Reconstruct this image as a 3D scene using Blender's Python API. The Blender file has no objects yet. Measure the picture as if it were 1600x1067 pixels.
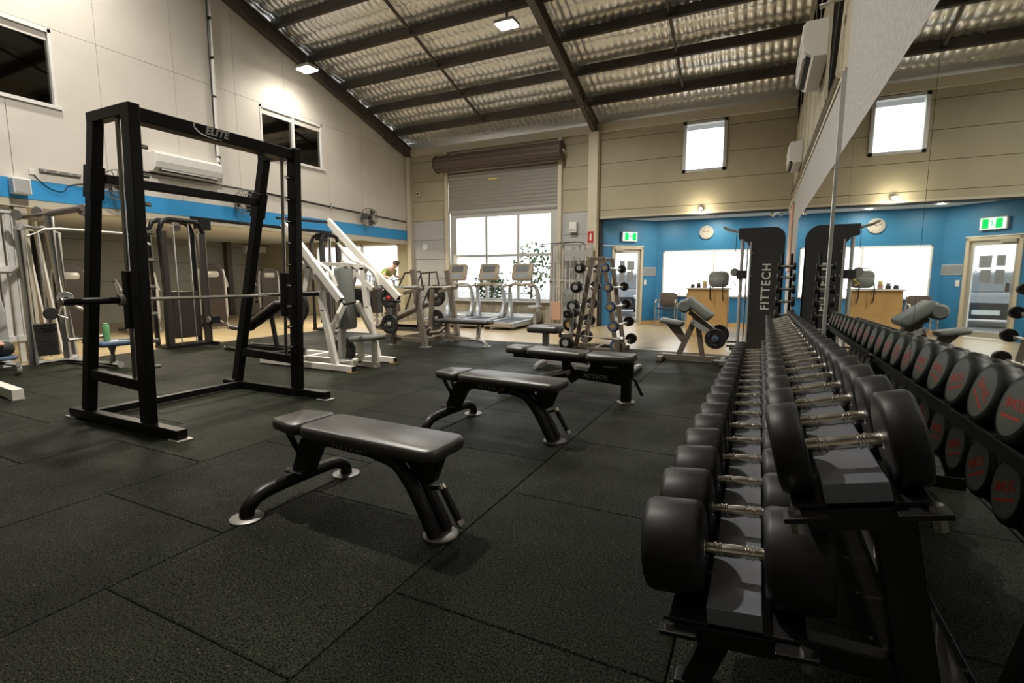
import bpy, bmesh, math, random
from mathutils import Vector as V, Matrix, Quaternion
random.seed(7)
PI = math.pi
SC = bpy.context.scene
COL = SC.collection

# ---------------------------------------------------------------- camera
F_PX, CAM_H = 784.0, 1.2
PITCH = math.atan(98 / 784.0)
YAW = math.atan(388 / 784.0 * math.cos(PITCH))
cam_data = bpy.data.cameras.new('camera')
cam_data.sensor_width = 36.0
cam_data.lens = F_PX * 36.0 / 1600.0
cam_data.clip_start = 0.05
camera = bpy.data.objects.new('camera', cam_data)
COL.objects.link(camera)
camera.location = (0, 0, CAM_H)
camera.rotation_euler = (PI / 2 - PITCH, 0, YAW)
SC.camera = camera

# ---------------------------------------------------------------- world, exposure
world = bpy.data.worlds.new('world')
SC.world = world
world.use_nodes = True
world.node_tree.nodes['Background'].inputs[0].default_value = (0.93, 0.97, 1.0, 1)
world.node_tree.nodes['Background'].inputs[1].default_value = 3.2
SC.view_settings.view_transform = 'Standard'
SC.view_settings.look = 'None'
SC.view_settings.gamma = 1.0
SC.view_settings.use_curve_mapping = False
SC.view_settings.exposure = 0.40
LAMP_W = 120.0            # watts of one high-bay lamp

# ---------------------------------------------------------------- pixel -> place
FW = V((-math.sin(YAW) * math.cos(PITCH), math.cos(YAW) * math.cos(PITCH), -math.sin(PITCH)))
RT = V((math.cos(YAW), math.sin(YAW), 0))
UP = RT.cross(FW)
CAM = V((0, 0, CAM_H))
def ray(x, y): return FW + RT * ((x - 800) / F_PX) + UP * ((533.5 - y) / F_PX)
def atz(x, y, z=0.0): d = ray(x, y); return CAM + d * ((z - CAM_H) / d.z)
def atx(x, y, X): d = ray(x, y); return CAM + d * (X / d.x)
def aty(x, y, Y): d = ray(x, y); return CAM + d * (Y / d.y)

# ---------------------------------------------------------------- materials
def mat(name, col, rough=0.5, metal=0.0, var=0.0, vscale=8.0, bump=0.0, bscale=60.0, coat=0.0, spec=0.5):
    m = bpy.data.materials.new(name); m.use_nodes = True
    nt = m.node_tree; b = nt.nodes['Principled BSDF']
    b.inputs['Base Color'].default_value = (*col, 1)
    b.inputs['Roughness'].default_value = rough
    b.inputs['Metallic'].default_value = metal
    b.inputs['Specular IOR Level'].default_value = spec
    b.inputs['Coat Weight'].default_value = coat
    tc = nt.nodes.new('ShaderNodeTexCoord')
    if var:
        n = nt.nodes.new('ShaderNodeTexNoise'); n.inputs['Scale'].default_value = vscale; n.inputs['Detail'].default_value = 5
        r = nt.nodes.new('ShaderNodeValToRGB')
        r.color_ramp.elements[0].position = 0.3; r.color_ramp.elements[1].position = 0.7
        r.color_ramp.elements[0].color = (*[c * (1 - var) for c in col], 1)
        r.color_ramp.elements[1].color = (*[min(1, c * (1 + var)) for c in col], 1)
        nt.links.new(tc.outputs['Object'], n.inputs['Vector']); nt.links.new(n.outputs['Fac'], r.inputs[0])
        nt.links.new(r.outputs[0], b.inputs['Base Color'])
    if bump:
        n2 = nt.nodes.new('ShaderNodeTexNoise'); n2.inputs['Scale'].default_value = bscale; n2.inputs['Detail'].default_value = 3
        bp = nt.nodes.new('ShaderNodeBump'); bp.inputs['Strength'].default_value = bump; bp.inputs['Distance'].default_value = 0.01
        nt.links.new(tc.outputs['Object'], n2.inputs['Vector']); nt.links.new(n2.outputs['Fac'], bp.inputs['Height'])
        nt.links.new(bp.outputs[0], b.inputs['Normal'])
    return m
def emit(name, col, s):
    m = bpy.data.materials.new(name); m.use_nodes = True; nt = m.node_tree; nt.nodes.clear()
    o = nt.nodes.new('ShaderNodeOutputMaterial'); e = nt.nodes.new('ShaderNodeEmission')
    e.inputs[0].default_value = (*col, 1); e.inputs[1].default_value = s
    nt.links.new(e.outputs[0], o.inputs[0]); return m
def glass_mat(name, tint, gloss, rough=0.02):
    m = bpy.data.materials.new(name); m.use_nodes = True; nt = m.node_tree; nt.nodes.clear()
    o = nt.nodes.new('ShaderNodeOutputMaterial'); mx = nt.nodes.new('ShaderNodeMixShader')
    t = nt.nodes.new('ShaderNodeBsdfTransparent'); g = nt.nodes.new('ShaderNodeBsdfGlossy')
    t.inputs[0].default_value = (*tint, 1); g.inputs['Roughness'].default_value = rough
    mx.inputs[0].default_value = gloss
    nt.links.new(t.outputs[0], mx.inputs[1]); nt.links.new(g.outputs[0], mx.inputs[2]); nt.links.new(mx.outputs[0], o.inputs[0])
    return m
def rubber_floor_mat():
    m = mat('rubber_tile', (0.0066, 0.0078, 0.0042), 0.46, var=0.5, vscale=1.8, spec=0.17)
    nt = m.node_tree; b = nt.nodes['Principled BSDF']; tc = nt.nodes['Texture Coordinate']
    src = b.inputs['Base Color'].links[0].from_socket
    # fine granules and pale flecks
    n = nt.nodes.new('ShaderNodeTexNoise'); n.inputs['Scale'].default_value = 130; n.inputs['Detail'].default_value = 4; n.inputs['Roughness'].default_value = 0.75
    vo = nt.nodes.new('ShaderNodeTexVoronoi'); vo.inputs['Scale'].default_value = 110
    geo = nt.nodes.new('ShaderNodeNewGeometry')
    for k in (n, vo): nt.links.new(geo.outputs['Position'], k.inputs['Vector'])
    r = nt.nodes.new('ShaderNodeValToRGB'); r.color_ramp.elements[0].position = 0.16; r.color_ramp.elements[1].position = 0.30
    r.color_ramp.elements[0].color = (1, 1, 1, 1); r.color_ramp.elements[1].color = (0, 0, 0, 1)
    nt.links.new(vo.outputs['Distance'], r.inputs[0])
    sp = nt.nodes.new('ShaderNodeMath'); sp.operation = 'GREATER_THAN'; sp.inputs[1].default_value = 0.95
    sx = nt.nodes.new('ShaderNodeSeparateColor'); nt.links.new(vo.outputs['Color'], sx.inputs[0]); nt.links.new(sx.outputs[0], sp.inputs[0])
    mu = nt.nodes.new('ShaderNodeMath'); mu.operation = 'MULTIPLY'; nt.links.new(r.outputs[0], mu.inputs[0]); nt.links.new(sp.outputs[0], mu.inputs[1])
    gr = nt.nodes.new('ShaderNodeMapRange'); gr.inputs[1].default_value = 0.40; gr.inputs[2].default_value = 0.64; gr.inputs[3].default_value = 0.10; gr.inputs[4].default_value = 2.6
    nt.links.new(n.outputs['Fac'], gr.inputs[0])
    m1 = nt.nodes.new('ShaderNodeMix'); m1.data_type = 'RGBA'; m1.blend_type = 'MULTIPLY'; m1.inputs[0].default_value = 1
    nt.links.new(src, m1.inputs[6]); nt.links.new(gr.outputs[0], m1.inputs[7])
    m2 = nt.nodes.new('ShaderNodeMix'); m2.data_type = 'RGBA'; m2.inputs[7].default_value = (0.16, 0.13, 0.08, 1)
    nt.links.new(mu.outputs[0], m2.inputs[0]); nt.links.new(m1.outputs[2], m2.inputs[6]); nt.links.new(m2.outputs[2], b.inputs['Base Color'])
    sm_ = nt.nodes.new('ShaderNodeMapRange'); sm_.inputs[1].default_value = 0.40; sm_.inputs[2].default_value = 0.62; sm_.inputs[3].default_value = 0.02; sm_.inputs[4].default_value = 0.23
    nt.links.new(n.outputs['Fac'], sm_.inputs[0]); nt.links.new(sm_.outputs[0], b.inputs['Specular IOR Level'])
    rr = nt.nodes.new('ShaderNodeTexNoise'); rr.inputs['Scale'].default_value = 1.3; rr.inputs['Detail'].default_value = 4
    nt.links.new(geo.outputs['Position'], rr.inputs['Vector'])
    rm = nt.nodes.new('ShaderNodeMapRange'); rm.inputs[1].default_value = 0.35; rm.inputs[2].default_value = 0.65; rm.inputs[3].default_value = 0.36; rm.inputs[4].default_value = 0.60
    nt.links.new(rr.outputs['Fac'], rm.inputs[0]); nt.links.new(rm.outputs[0], b.inputs['Roughness'])
    # each tile its own shade
    oi = nt.nodes.new('ShaderNodeObjectInfo'); mr = nt.nodes.new('ShaderNodeMapRange'); mr.inputs[3].default_value = 0.6; mr.inputs[4].default_value = 1.6
    nt.links.new(oi.outputs['Random'], mr.inputs[0])
    m3 = nt.nodes.new('ShaderNodeMix'); m3.data_type = 'RGBA'; m3.blend_type = 'MULTIPLY'; m3.inputs[0].default_value = 1
    nt.links.new(m2.outputs[2], m3.inputs[6]); nt.links.new(mr.outputs[0], m3.inputs[7]); nt.links.new(m3.outputs[2], b.inputs['Base Color'])
    bp = nt.nodes.new('ShaderNodeBump'); bp.inputs['Strength'].default_value = 0.9; bp.inputs['Distance'].default_value = 0.008
    nt.links.new(n.outputs['Fac'], bp.inputs['Height']); nt.links.new(bp.outputs[0], b.inputs['Normal'])
    return m
def timber_mat():
    m = mat('vinyl_plank', (0.42, 0.33, 0.19), 0.28, bump=0.05, bscale=6)
    nt = m.node_tree; b = nt.nodes['Principled BSDF']; tc = nt.nodes['Texture Coordinate']
    br = nt.nodes.new('ShaderNodeTexBrick'); br.inputs['Scale'].default_value = 1.0
    br.inputs['Color1'].default_value = (0.45, 0.36, 0.21, 1); br.inputs['Color2'].default_value = (0.37, 0.29, 0.17, 1)
    br.inputs['Mortar'].default_value = (0.2, 0.15, 0.09, 1); br.inputs['Mortar Size'].default_value = 0.004
    br.inputs['Brick Width'].default_value = 1.2; br.inputs['Row Height'].default_value = 0.15
    nt.links.new(tc.outputs['Object'], br.inputs['Vector']); nt.links.new(br.outputs['Color'], b.inputs['Base Color'])
    return m
def foil_mat():
    m = mat('foil', (0.88, 0.89, 0.88), 0.40, 0.80, bump=0.5, bscale=16)
    return m
K = dict(
    rubber=rubber_floor_mat(), timber=timber_mat(), foil=foil_mat(),
    slab=mat('slab', (0.05, 0.05, 0.05), 0.8),
    wall_l=mat('painted_board', (0.67, 0.625, 0.555), 0.6, var=0.05, vscale=1.5),
    cream=mat('cream_panel', (0.40, 0.36, 0.25), 0.65, var=0.07, vscale=1.2),
    rod=mat('dark_chrome', (0.34, 0.32, 0.29), 0.28, 1.0), greyp=mat('grey_panel', (0.42, 0.42, 0.41), 0.65, var=0.06, vscale=1.2),
    creamtrim=mat('cream_steel', (0.55, 0.50, 0.38), 0.5),
    gap=mat('joint', (0.10, 0.09, 0.07), 0.9),
    conc=mat('concrete', (0.40, 0.39, 0.36), 0.85, var=0.16, vscale=30, bump=0.35, bscale=40),
    steel=mat('brown_steel', (0.075, 0.062, 0.052), 0.5, var=0.2, vscale=3),
    blue=mat('blue_paint', (0.03, 0.20, 0.43), 0.5),
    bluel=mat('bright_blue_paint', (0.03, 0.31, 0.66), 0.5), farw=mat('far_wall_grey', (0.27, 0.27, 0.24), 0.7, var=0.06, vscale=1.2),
    white=mat('white_paint', (0.75, 0.74, 0.70), 0.45),
    whitepl=mat('white_plastic', (0.72, 0.71, 0.66), 0.35),
    ceil=mat('ceiling_board', (0.72, 0.74, 0.75), 0.8),
    black=mat('black_powdercoat', (0.007, 0.0065, 0.0065), 0.40, bump=0.06, bscale=300, spec=0.32),
    blackm=mat('matt_black', (0.015, 0.014, 0.013), 0.55),
    vinyl=mat('black_vinyl', (0.030, 0.026, 0.023), 0.40, bump=0.10, bscale=220, spec=0.9),
    vinyl_g=mat('grey_vinyl', (0.16, 0.17, 0.155), 0.5, bump=0.08, bscale=160),
    vinyl_b=mat('blue_vinyl', (0.07, 0.11, 0.18), 0.45),
    rub=mat('rubber_black', (0.010, 0.0095, 0.009), 0.45, bump=0.05, bscale=150, spec=0.28),
    rubcap_glare=mat('dumbbell_end_glare', (0.11, 0.112, 0.10), 0.5, bump=0.05, bscale=150),  # black rubber with glare painted in as a lighter grey
    chrome=mat('chrome', (0.86, 0.83, 0.77), 0.20, 1.0),
    knurl=mat('knurled_chrome', (0.62, 0.60, 0.56), 0.3, 1.0, bump=0.8, bscale=500),
    steelg=mat('silver_steel', (0.42, 0.41, 0.38), 0.38, 0.35),
    footg=mat('dull_foot_steel', (0.20, 0.195, 0.185), 0.45, 0.5), alu=mat('aluminium', (0.55, 0.55, 0.52), 0.4, 0.5),
    wht=mat('white_powdercoat', (0.74, 0.70, 0.62), 0.4),
    champagne=mat('bronze_grey_steel', (0.19, 0.16, 0.125), 0.42, 0.3),
    iron=mat('plate_iron', (0.02, 0.019, 0.018), 0.42),
    roller=mat('roller_barrel', (0.10, 0.075, 0.06), 0.5, 0.2),
    curtain=mat('roller_curtain', (0.30, 0.29, 0.26), 0.45, 0.3),
    red=mat('red_print', (0.55, 0.035, 0.02), 0.5),
    green=emit('exit_green', (0.01, 0.55, 0.10), 1.3), exitw=emit('exit_white', (0.9, 1.0, 0.95), 1.8),
    redsign=mat('red_sign', (0.45, 0.02, 0.02), 0.4),
    wood=mat('pale_wood', (0.58, 0.36, 0.14), 0.45, var=0.1, vscale=5),
    tan=mat('pink_board', (0.50, 0.30, 0.20), 0.6),
    bottle=mat('green_bottle', (0.16, 0.42, 0.17), 0.35),
    skin=mat('skin', (0.55, 0.36, 0.26), 0.55), shirt=mat('olive_shirt', (0.22, 0.30, 0.05), 0.8), dark=mat('dark_cloth', (0.03, 0.03, 0.035), 0.85),
    hair=mat('grey_hair', (0.08, 0.062, 0.048), 0.8),
    screen=mat('console_screen', (0.10, 0.11, 0.12), 0.2), console=mat('console_tan', (0.28, 0.23, 0.16), 0.45),
    tmsilver=mat('treadmill_silver', (0.42, 0.45, 0.48), 0.32, 0.4), belt=mat('treadmill_belt', (0.035, 0.04, 0.045), 0.45),
    mirror=mat('mirror_silver', (0.80, 0.84, 0.81), 0.015, 1.0),
    lampw=emit('lamp_glow', (1.0, 0.93, 0.80), 60.0), downl=emit('downlight_glow', (1.0, 0.85, 0.6), 40.0),
    glass=glass_mat('window_glass', (0.97, 0.98, 0.98), 0.07), glassd=glass_mat('tinted_glass', (0.45, 0.43, 0.40), 0.16),
    asphalt=mat('asphalt', (0.22, 0.21, 0.20), 0.9, var=0.2, vscale=2), leaf=mat('leaf', (0.07, 0.12, 0.02), 0.6, var=0.3, vscale=4),
    bark=mat('bark', (0.18, 0.12, 0.08), 0.9), carp=mat('car_paint', (0.07, 0.075, 0.08), 0.25, 0.5, coat=0.5), carg=mat('car_glass', (0.03, 0.035, 0.04), 0.08),
    paper=mat('paper', (0.55, 0.57, 0.58), 0.7), papert=mat('grey_print', (0.22, 0.25, 0.28), 0.7), yel=mat('yellow', (0.75, 0.6, 0.08), 0.6),
    pulley=mat('pulley_grey', (0.20, 0.19, 0.17), 0.5), bluecap=mat('blue_ring', (0.06, 0.10, 0.20), 0.5), brass=mat('gold_cap', (0.55, 0.36, 0.10), 0.4, 0.5),
    shroud=mat('machine_shroud', (0.030, 0.023, 0.019), 0.45), machg=mat('machine_grey', (0.36, 0.36, 0.34), 0.4, 0.2), brick=mat('dwarf_brick', (0.42, 0.36, 0.26), 0.8, var=0.15, vscale=4),
)

# ---------------------------------------------------------------- mesh helpers
def frame(d, upv=(0, 0, 1)):
    d = V(d).normalized(); u = V(upv)
    if abs(d.dot(u)) > 0.98: u = V((0, 1, 0)) if abs(d.y) < 0.9 else V((1, 0, 0))
    s = d.cross(u).normalized(); return d, s, s.cross(d).normalized()
ORG = {}
class MB:
    def __init__(s): s.v, s.f, s.sm = [], [], []
    def add(s, vs, fs, smooth=False):
        o = len(s.v); s.v += [V(p) for p in vs]
        for f in fs: s.f.append([i + o for i in f]); s.sm.append(smooth)
        return s
    def hexa(s, p): return s.add(p, [(0, 3, 2, 1), (4, 5, 6, 7), (0, 1, 5, 4), (1, 2, 6, 5), (2, 3, 7, 6), (3, 0, 4, 7)])
    def bx(s, x0, x1, y0, y1, z0, z1):
        return s.hexa([(x0, y0, z0), (x1, y0, z0), (x1, y1, z0), (x0, y1, z0), (x0, y0, z1), (x1, y0, z1), (x1, y1, z1), (x0, y1, z1)])
    def beam(s, p, q, w, h=None, up=(0, 0, 1)):
        h = h or w; p, q = V(p), V(q); d, a, b = frame(q - p, up); a, b = a * (w / 2), b * (h / 2)
        return s.hexa([p - a - b, p + a - b, q + a - b, q - a - b, p - a + b, p + a + b, q + a + b, q - a + b])
    def cyl(s, p, q, r, n=16, r2=None):
        p, q = V(p), V(q); r2 = r if r2 is None else r2; d, a, b = frame(q - p)
        vs = []
        for c, rr in ((p, r), (q, r2)):
            for i in range(n): t = 2 * PI * i / n; vs.append(c + a * (rr * math.cos(t)) + b * (rr * math.sin(t)))
        s.add(vs, [(i, (i + 1) % n, n + (i + 1) % n, n + i) for i in range(n)], True)
        s.add(vs[:n], [tuple(range(n - 1, -1, -1))]); s.add(vs[n:], [tuple(range(n))]); return s
    def lathe(s, prof, p, ax, n=24, smooth=True):
        p = V(p); d, a, b = frame(ax); vs = []
        for r, h in prof:
            for i in range(n): t = 2 * PI * i / n; vs.append(p + d * h + a * (r * math.cos(t)) + b * (r * math.sin(t)))
        m = len(prof)
        s.add(vs, [(k * n + i, k * n + (i + 1) % n, (k + 1) * n + (i + 1) % n, (k + 1) * n + i) for k in range(m - 1) for i in range(n)], smooth)
        if prof[0][0] > 1e-4: s.add(vs[:n], [tuple(range(n - 1, -1, -1))])
        if prof[-1][0] > 1e-4: s.add(vs[-n:], [tuple(range(n))])
        return s
    def tube(s, pts, r, n=10, closed=False, sub=0):
        pts = [V(p) for p in pts]
        if sub:
            out = []; m = len(pts)
            for i in range(m if closed else m - 1):
                g = lambda k: pts[k % m] if closed else pts[max(0, min(m - 1, k))]
                p0, p1, p2, p3 = g(i - 1), g(i), g(i + 1), g(i + 2)
                for j in range(sub):
                    t = j / sub; out.append(0.5 * (2 * p1 + (p2 - p0) * t + (2 * p0 - 5 * p1 + 4 * p2 - p3) * t * t + (3 * p1 - p0 - 3 * p2 + p3) * t ** 3))
            if not closed: out.append(pts[-1])
            pts = out
        m = len(pts); vs = []; pa = None
        rr = r if isinstance(r, (list, tuple)) else None
        for i, p in enumerate(pts):
            if closed: d = pts[(i + 1) % m] - pts[i - 1]
            else: d = pts[min(m - 1, i + 1)] - pts[max(0, i - 1)]
            d.normalize()
            if pa is None: _, a, b = frame(d)
            else: a = (pa - d * pa.dot(d)).normalized(); b = d.cross(a)
            pa = a; R = r if rr is None else rr[0] + (rr[1] - rr[0]) * i / (m - 1)
            for k in range(n): t = 2 * PI * k / n; vs.append(p + a * (R * math.cos(t)) + b * (R * math.sin(t)))
        L = m if closed else m - 1
        s.add(vs, [(i * n + k, i * n + (k + 1) % n, ((i + 1) % m) * n + (k + 1) % n, ((i + 1) % m) * n + k) for i in range(L) for k in range(n)], True)
        if not closed: s.add(vs[:n], [tuple(range(n - 1, -1, -1))]); s.add(vs[-n:], [tuple(range(n))])
        return s
    def prism(s, poly, o, u, v, t):
        """outline poly (a,b) in plane o+a*u+b*v, extruded by t along u x v"""
        o, u, v = V(o), V(u), V(v); nrm = u.cross(v).normalized() * t; n = len(poly)
        a = [o + u * p[0] + v * p[1] for p in poly]; b = [p + nrm for p in a]
        s.add(a + b, [(i, (i + 1) % n, n + (i + 1) % n, n + i) for i in range(n)])
        s.add(a, [tuple(range(n - 1, -1, -1))]); s.add(b, [tuple(range(n))]); return s
    def pad(s, L, W, T, r, c, u=(1, 0, 0), v=(0, 1, 0), e=0.02, seg=5, W2=None):
        """upholstered pad: rounded outline, soft top and bottom edges; W2 = width at the +u end"""
        u, v = V(u).normalized(), V(v).normalized(); w = u.cross(v).normalized(); c = V(c); W2 = W2 or W
        base = []
        for cx, cy, a0 in ((1, 1, 0), (-1, 1, 90), (-1, -1, 180), (1, -1, 270)):
            ww = W2 if cx > 0 else W
            for k in range(seg + 1):
                t = math.radians(a0 + 90 * k / seg)
                base.append((cx * (L / 2 - r), cy * (ww / 2 - r), math.cos(t), math.sin(t)))
        rings = [(0.6, 0), (0.2, e * .35), (0, e), (0, T - e), (0.2, T - e * .35), (0.6, T)]
        vs = []; n = len(base)
        for ins, h in rings:
            rr = r - ins * e
            for (x, y, a, b) in base: vs.append(c + u * (x + rr * a) + v * (y + rr * b) + w * h)
        m = len(rings)
        s.add(vs, [(k * n + i, k * n + (i + 1) % n, (k + 1) * n + (i + 1) % n, (k + 1) * n + i) for k in range(m - 1) for i in range(n)] + [tuple(range(n - 1, -1, -1)), tuple(range((m - 1) * n, m * n))], True)
        return s
    def ball(s, c, r, n=12, sz=(1, 1, 1)):
        c = V(c); vs = []; m = n // 2
        for j in range(m + 1):
            ph = PI * j / m
            for i in range(n): t = 2 * PI * i / n; vs.append(c + V((r * sz[0] * math.sin(ph) * math.cos(t), r * sz[1] * math.sin(ph) * math.sin(t), r * sz[2] * math.cos(ph))))
        return s.add(vs, [(j * n + i, (j + 1) * n + i, (j + 1) * n + (i + 1) % n, j * n + (i + 1) % n) for j in range(m) for i in range(n)], True)
    def mesh(s, name, m):
        me = bpy.data.meshes.new(name); me.from_pydata([tuple(p) for p in s.v], [], s.f)
        me.polygons.foreach_set('use_smooth', s.sm)
        bm = bmesh.new(); bm.from_mesh(me); bmesh.ops.remove_doubles(bm, verts=bm.verts, dist=1e-5)
        bmesh.ops.recalc_face_normals(bm, faces=bm.faces); bm.to_mesh(me); bm.free()
        if any(s.sm) and not all(s.sm): me.set_sharp_from_angle(angle=math.radians(42))
        me.materials.append(m); return me
    def build(s, name, m, par=None, bevel=0.0, local=False):
        """vertices are world places; they are stored relative to the parent's base"""
        o0 = ORG.get(par.name, V((0, 0, 0))) if (par and not local) else V((0, 0, 0))
        if o0.length: s.v = [p - o0 for p in s.v]
        o = bpy.data.objects.new(name, s.mesh(name, m)); COL.objects.link(o)
        if par: o.parent = par; ORG[o.name] = o0 if not local else V((0, 0, 0))
        if bevel:
            b = o.modifiers.new('bevel', 'BEVEL'); b.width = bevel; b.segments = 2; b.limit_method = 'ANGLE'; b.angle_limit = math.radians(40)
        return o
def tag(o, label, cat, group=None):
    o['label'] = label; o['category'] = cat
    if group: o['group'] = group
    return o
def thing(name, label, cat, loc=(0, 0, 0), rz=0.0, group=None):
    o = bpy.data.objects.new(name, None); COL.objects.link(o); o.empty_display_size = 0.1
    o.location = loc; o.rotation_euler = (0, 0, rz); ORG[o.name] = V(loc)
    return tag(o, label, cat, group)
def struct(o): o['kind'] = 'structure'; return o
def dup(o, par=None):
    c = o.copy(); COL.objects.link(c)
    if par: c.parent = par
    for ch in list(o.children): dup(ch, c)
    return c
def inst(name, me, par=None, loc=(0, 0, 0), rot=(0, 0, 0), sc=(1, 1, 1)):
    o = bpy.data.objects.new(name, me); COL.objects.link(o)
    if par: o.parent = par
    o.location = loc; o.rotation_euler = rot; o.scale = sc; return o
def text_mesh(body, size, m, ext=0.001, bold=0.0, shear=0.0, space=1.0):
    cu = bpy.data.curves.new('text', 'FONT'); cu.body = body; cu.size = size; cu.extrude = ext; cu.offset = bold; cu.shear = shear; cu.space_character = space
    cu.align_x = 'CENTER'; cu.align_y = 'CENTER'; cu.resolution_u = 3
    o = bpy.data.objects.new('text', cu); COL.objects.link(o)
    bpy.context.view_layer.update()
    me = bpy.data.meshes.new_from_object(o.evaluated_get(bpy.context.evaluated_depsgraph_get()))
    bpy.data.objects.remove(o); me.materials.clear(); me.materials.append(m); return me
def put_text(name, me, par, o, right, up):
    r, u = V(right).normalized(), V(up).normalized(); n = r.cross(u)
    ob = bpy.data.objects.new(name, me); COL.objects.link(ob)
    M = Matrix((r, u, n)).transposed().to_4x4(); M.translation = V(o) - (ORG.get(par.name, V((0, 0, 0))) if par else V((0, 0, 0)))
    if par: ob.parent = par
    ob.matrix_local = M; return ob

# ================================================================ THE BUILDING
WY, LX, RX, MX = 12.4, -9.5, 0.50, 0.48
TAN = 0.312
def zr(Y): return 4.70 + TAN * (WY - Y) if Y >= -1 else 4.70 + TAN * (WY + 1) - TAN * (-1 - Y)   # underside of the rafters
# ---- floor
floor = struct(MB().bx(-17, 3.2, -6, 17, -0.14, -0.021).build('floor', K['slab']))
vinyl = struct(MB().bx(-17, -9.212, -6, 8.592, -0.0205, -0.004).bx(-17, 3.2, 8.6, 14.6, -0.0205, -0.004).build('floor_vinyl', K['timber']))
xb = [0.52] + [-0.19 - 1.02 * k for k in range(9)] + [-9.2]
for i in range(len(xb) - 1):
    x1, x0 = xb[i] - 0.002, xb[i + 1] + 0.002
    y = 1.42 - 1.02 * 4 if i % 2 else 0.94 - 1.02 * 4
    ys = [-3.2]
    while y < 8.6:
        if y > -3.1: ys.append(y)
        y += 1.02
    ys.append(8.6)
    for a, b in zip(ys, ys[1:]):
        if b - a < 0.05: continue
        a, b = a + 0.002, b - 0.002; c = 0.004; dz = random.uniform(-0.0015, 0.0)
        m = MB().add([(x0, a, -0.02), (x1, a, -0.02), (x1, b, -0.02), (x0, b, -0.02), (x0, a, -c + dz), (x1, a, -c + dz), (x1, b, -c + dz), (x0, b, -c + dz),
                      (x0 + c, a + c, dz), (x1 - c, a + c, dz), (x1 - c, b - c, dz), (x0 + c, b - c, dz)],
                     [(0, 1, 5, 4), (1, 2, 6, 5), (2, 3, 7, 6), (3, 0, 4, 7), (4, 5, 9, 8), (5, 6, 10, 9), (6, 7, 11, 10), (7, 4, 8, 11), (8, 9, 10, 11)])
        m.build('rubber_tile', K['rubber'], floor)

# ---- generic cut: rectangle minus holes -> rectangles
def cut(r, holes):
    out = [r]
    for h in holes:
        nxt = []
        for (a0, a1, b0, b1) in out:
            if h[0] >= a1 or h[1] <= a0 or h[2] >= b1 or h[3] <= b0: nxt.append((a0, a1, b0, b1)); continue
            if h[0] > a0: nxt.append((a0, h[0], b0, b1))
            if h[1] < a1: nxt.append((h[1], a1, b0, b1))
            m0, m1 = max(a0, h[0]), min(a1, h[1])
            if h[2] > b0: nxt.append((m0, m1, b0, h[2]))
            if h[3] < b1: nxt.append((m0, m1, h[3], b1))
        out = nxt
    return out

# ---- left wall: painted boards above the opening to the room under the mezzanine
WL1 = (2.55, 4.05, 3.72, 4.80); WL2 = (7.48, 9.13, 3.78, 4.79)
wl = struct(MB().bx(LX - 0.16, LX - 0.004, -6, WY, 2.22, 2.33).build('wall_left', K['creamtrim']))
MB().bx(LX - 0.16, LX, -6, WY, 2.335, 2.61).build('blue_band', K['bluel'], wl)
seams = [4.62 - 1.165 * 9 + 1.165 * k for k in range(17)]
seams = [-6] + [s for s in seams if -5.8 < s < WY - 0.2] + [WY]
g = 0.003
for a, b in zip(seams, seams[1:]):
    m = MB()
    for (y0, y1, z0, z1) in cut((a + g, b - g, 2.612, 4.82 - g), [WL1, WL2]): m.bx(LX - 0.06, LX, y0, y1, z0, z1)
    m.build('wall_board', K['wall_l'], wl)
    if zr(a) + 0.4 > 4.9:
        ya, yb = a + g, b - g
        if ya < -1 < yb: ya = ya
        z0, za, zb = 4.82 + g, zr(ya) + 0.42, zr(yb) + 0.42
        MB().hexa([(LX - 0.06, ya, z0), (LX, ya, z0), (LX, yb, z0), (LX - 0.06, yb, z0), (LX - 0.06, ya, za), (LX, ya, za), (LX, yb, zb), (LX - 0.06, yb, zb)]).build('wall_board', K['wall_l'], wl)
back = MB()
for (y0, y1, z0, z1) in cut((-6, WY, 2.62, 5.1), [WL1, WL2]): back.bx(LX - 0.1, LX - 0.065, y0, y1, z0, z1)
back.hexa([(LX - .1, -6, 5.1), (LX - .065, -6, 5.1), (LX - .065, 11.1, 5.1), (LX - .1, 11.1, 5.1), (LX - .1, -6, 7.6), (LX - .065, -6, 7.6), (LX - .065, 3.0, 7.6), (LX - .1, 3.0, 7.6)])
back.build('board_backing', K['gap'], wl)
def mezz_window(nm, w, mull):
    y0, y1, z0, z1 = w
    fr = MB().bx(LX - .08, LX + .012, y0, y1, z1 - .05, z1).bx(LX - .08, LX + .03, y0 - .02, y1 + .04, z0 - .03, z0 + .02).bx(LX - .08, LX + .012, y0, y0 + .04, z0, z1).bx(LX - .08, LX + .012, y1 - .04, y1, z0, z1)
    o = struct(fr.build(nm, K['white']))
    ms = [y0 + .04] + mull + [y1 - .04]
    for q in mull: MB().bx(LX - .07, LX + .01, q - .025, q + .025, z0, z1).build('mullion', K['white'], o)
    for a, b in zip(ms, ms[1:]):
        MB().bx(LX - .05, LX - .044, a, b, z0 + .02, z1 - .05).build('pane', K['glassd'], o)
        MB().bx(LX - .04, LX - .02, a + .01, b - .01, z1 - .16, z1 - .05).build('blind', K['wall_l'], o)
    MB().bx(LX - 3.0, LX - 2.9, y0 - 1, y1 + 1.2, z0 - .6, z1 + .3).bx(LX - 3, LX - .11, y0 - 1, y1 + 1.2, z1 + .2, z1 + .3).bx(LX - 3, LX - .11, y0 - 1, y1 + 1.2, z0 - .62, z0 - .6).bx(LX - 3, LX - .11, y0 - 1.05, y0 - 1, z0 - .6, z1 + .3).bx(LX - 3, LX - .11, y1 + 1.2, y1 + 1.25, z0 - .6, z1 + .3).build('room_beyond', K['greyp'], o)
mezz_window('window_1', WL1, []); mezz_window('window_2', WL2, [8.31])
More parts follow.
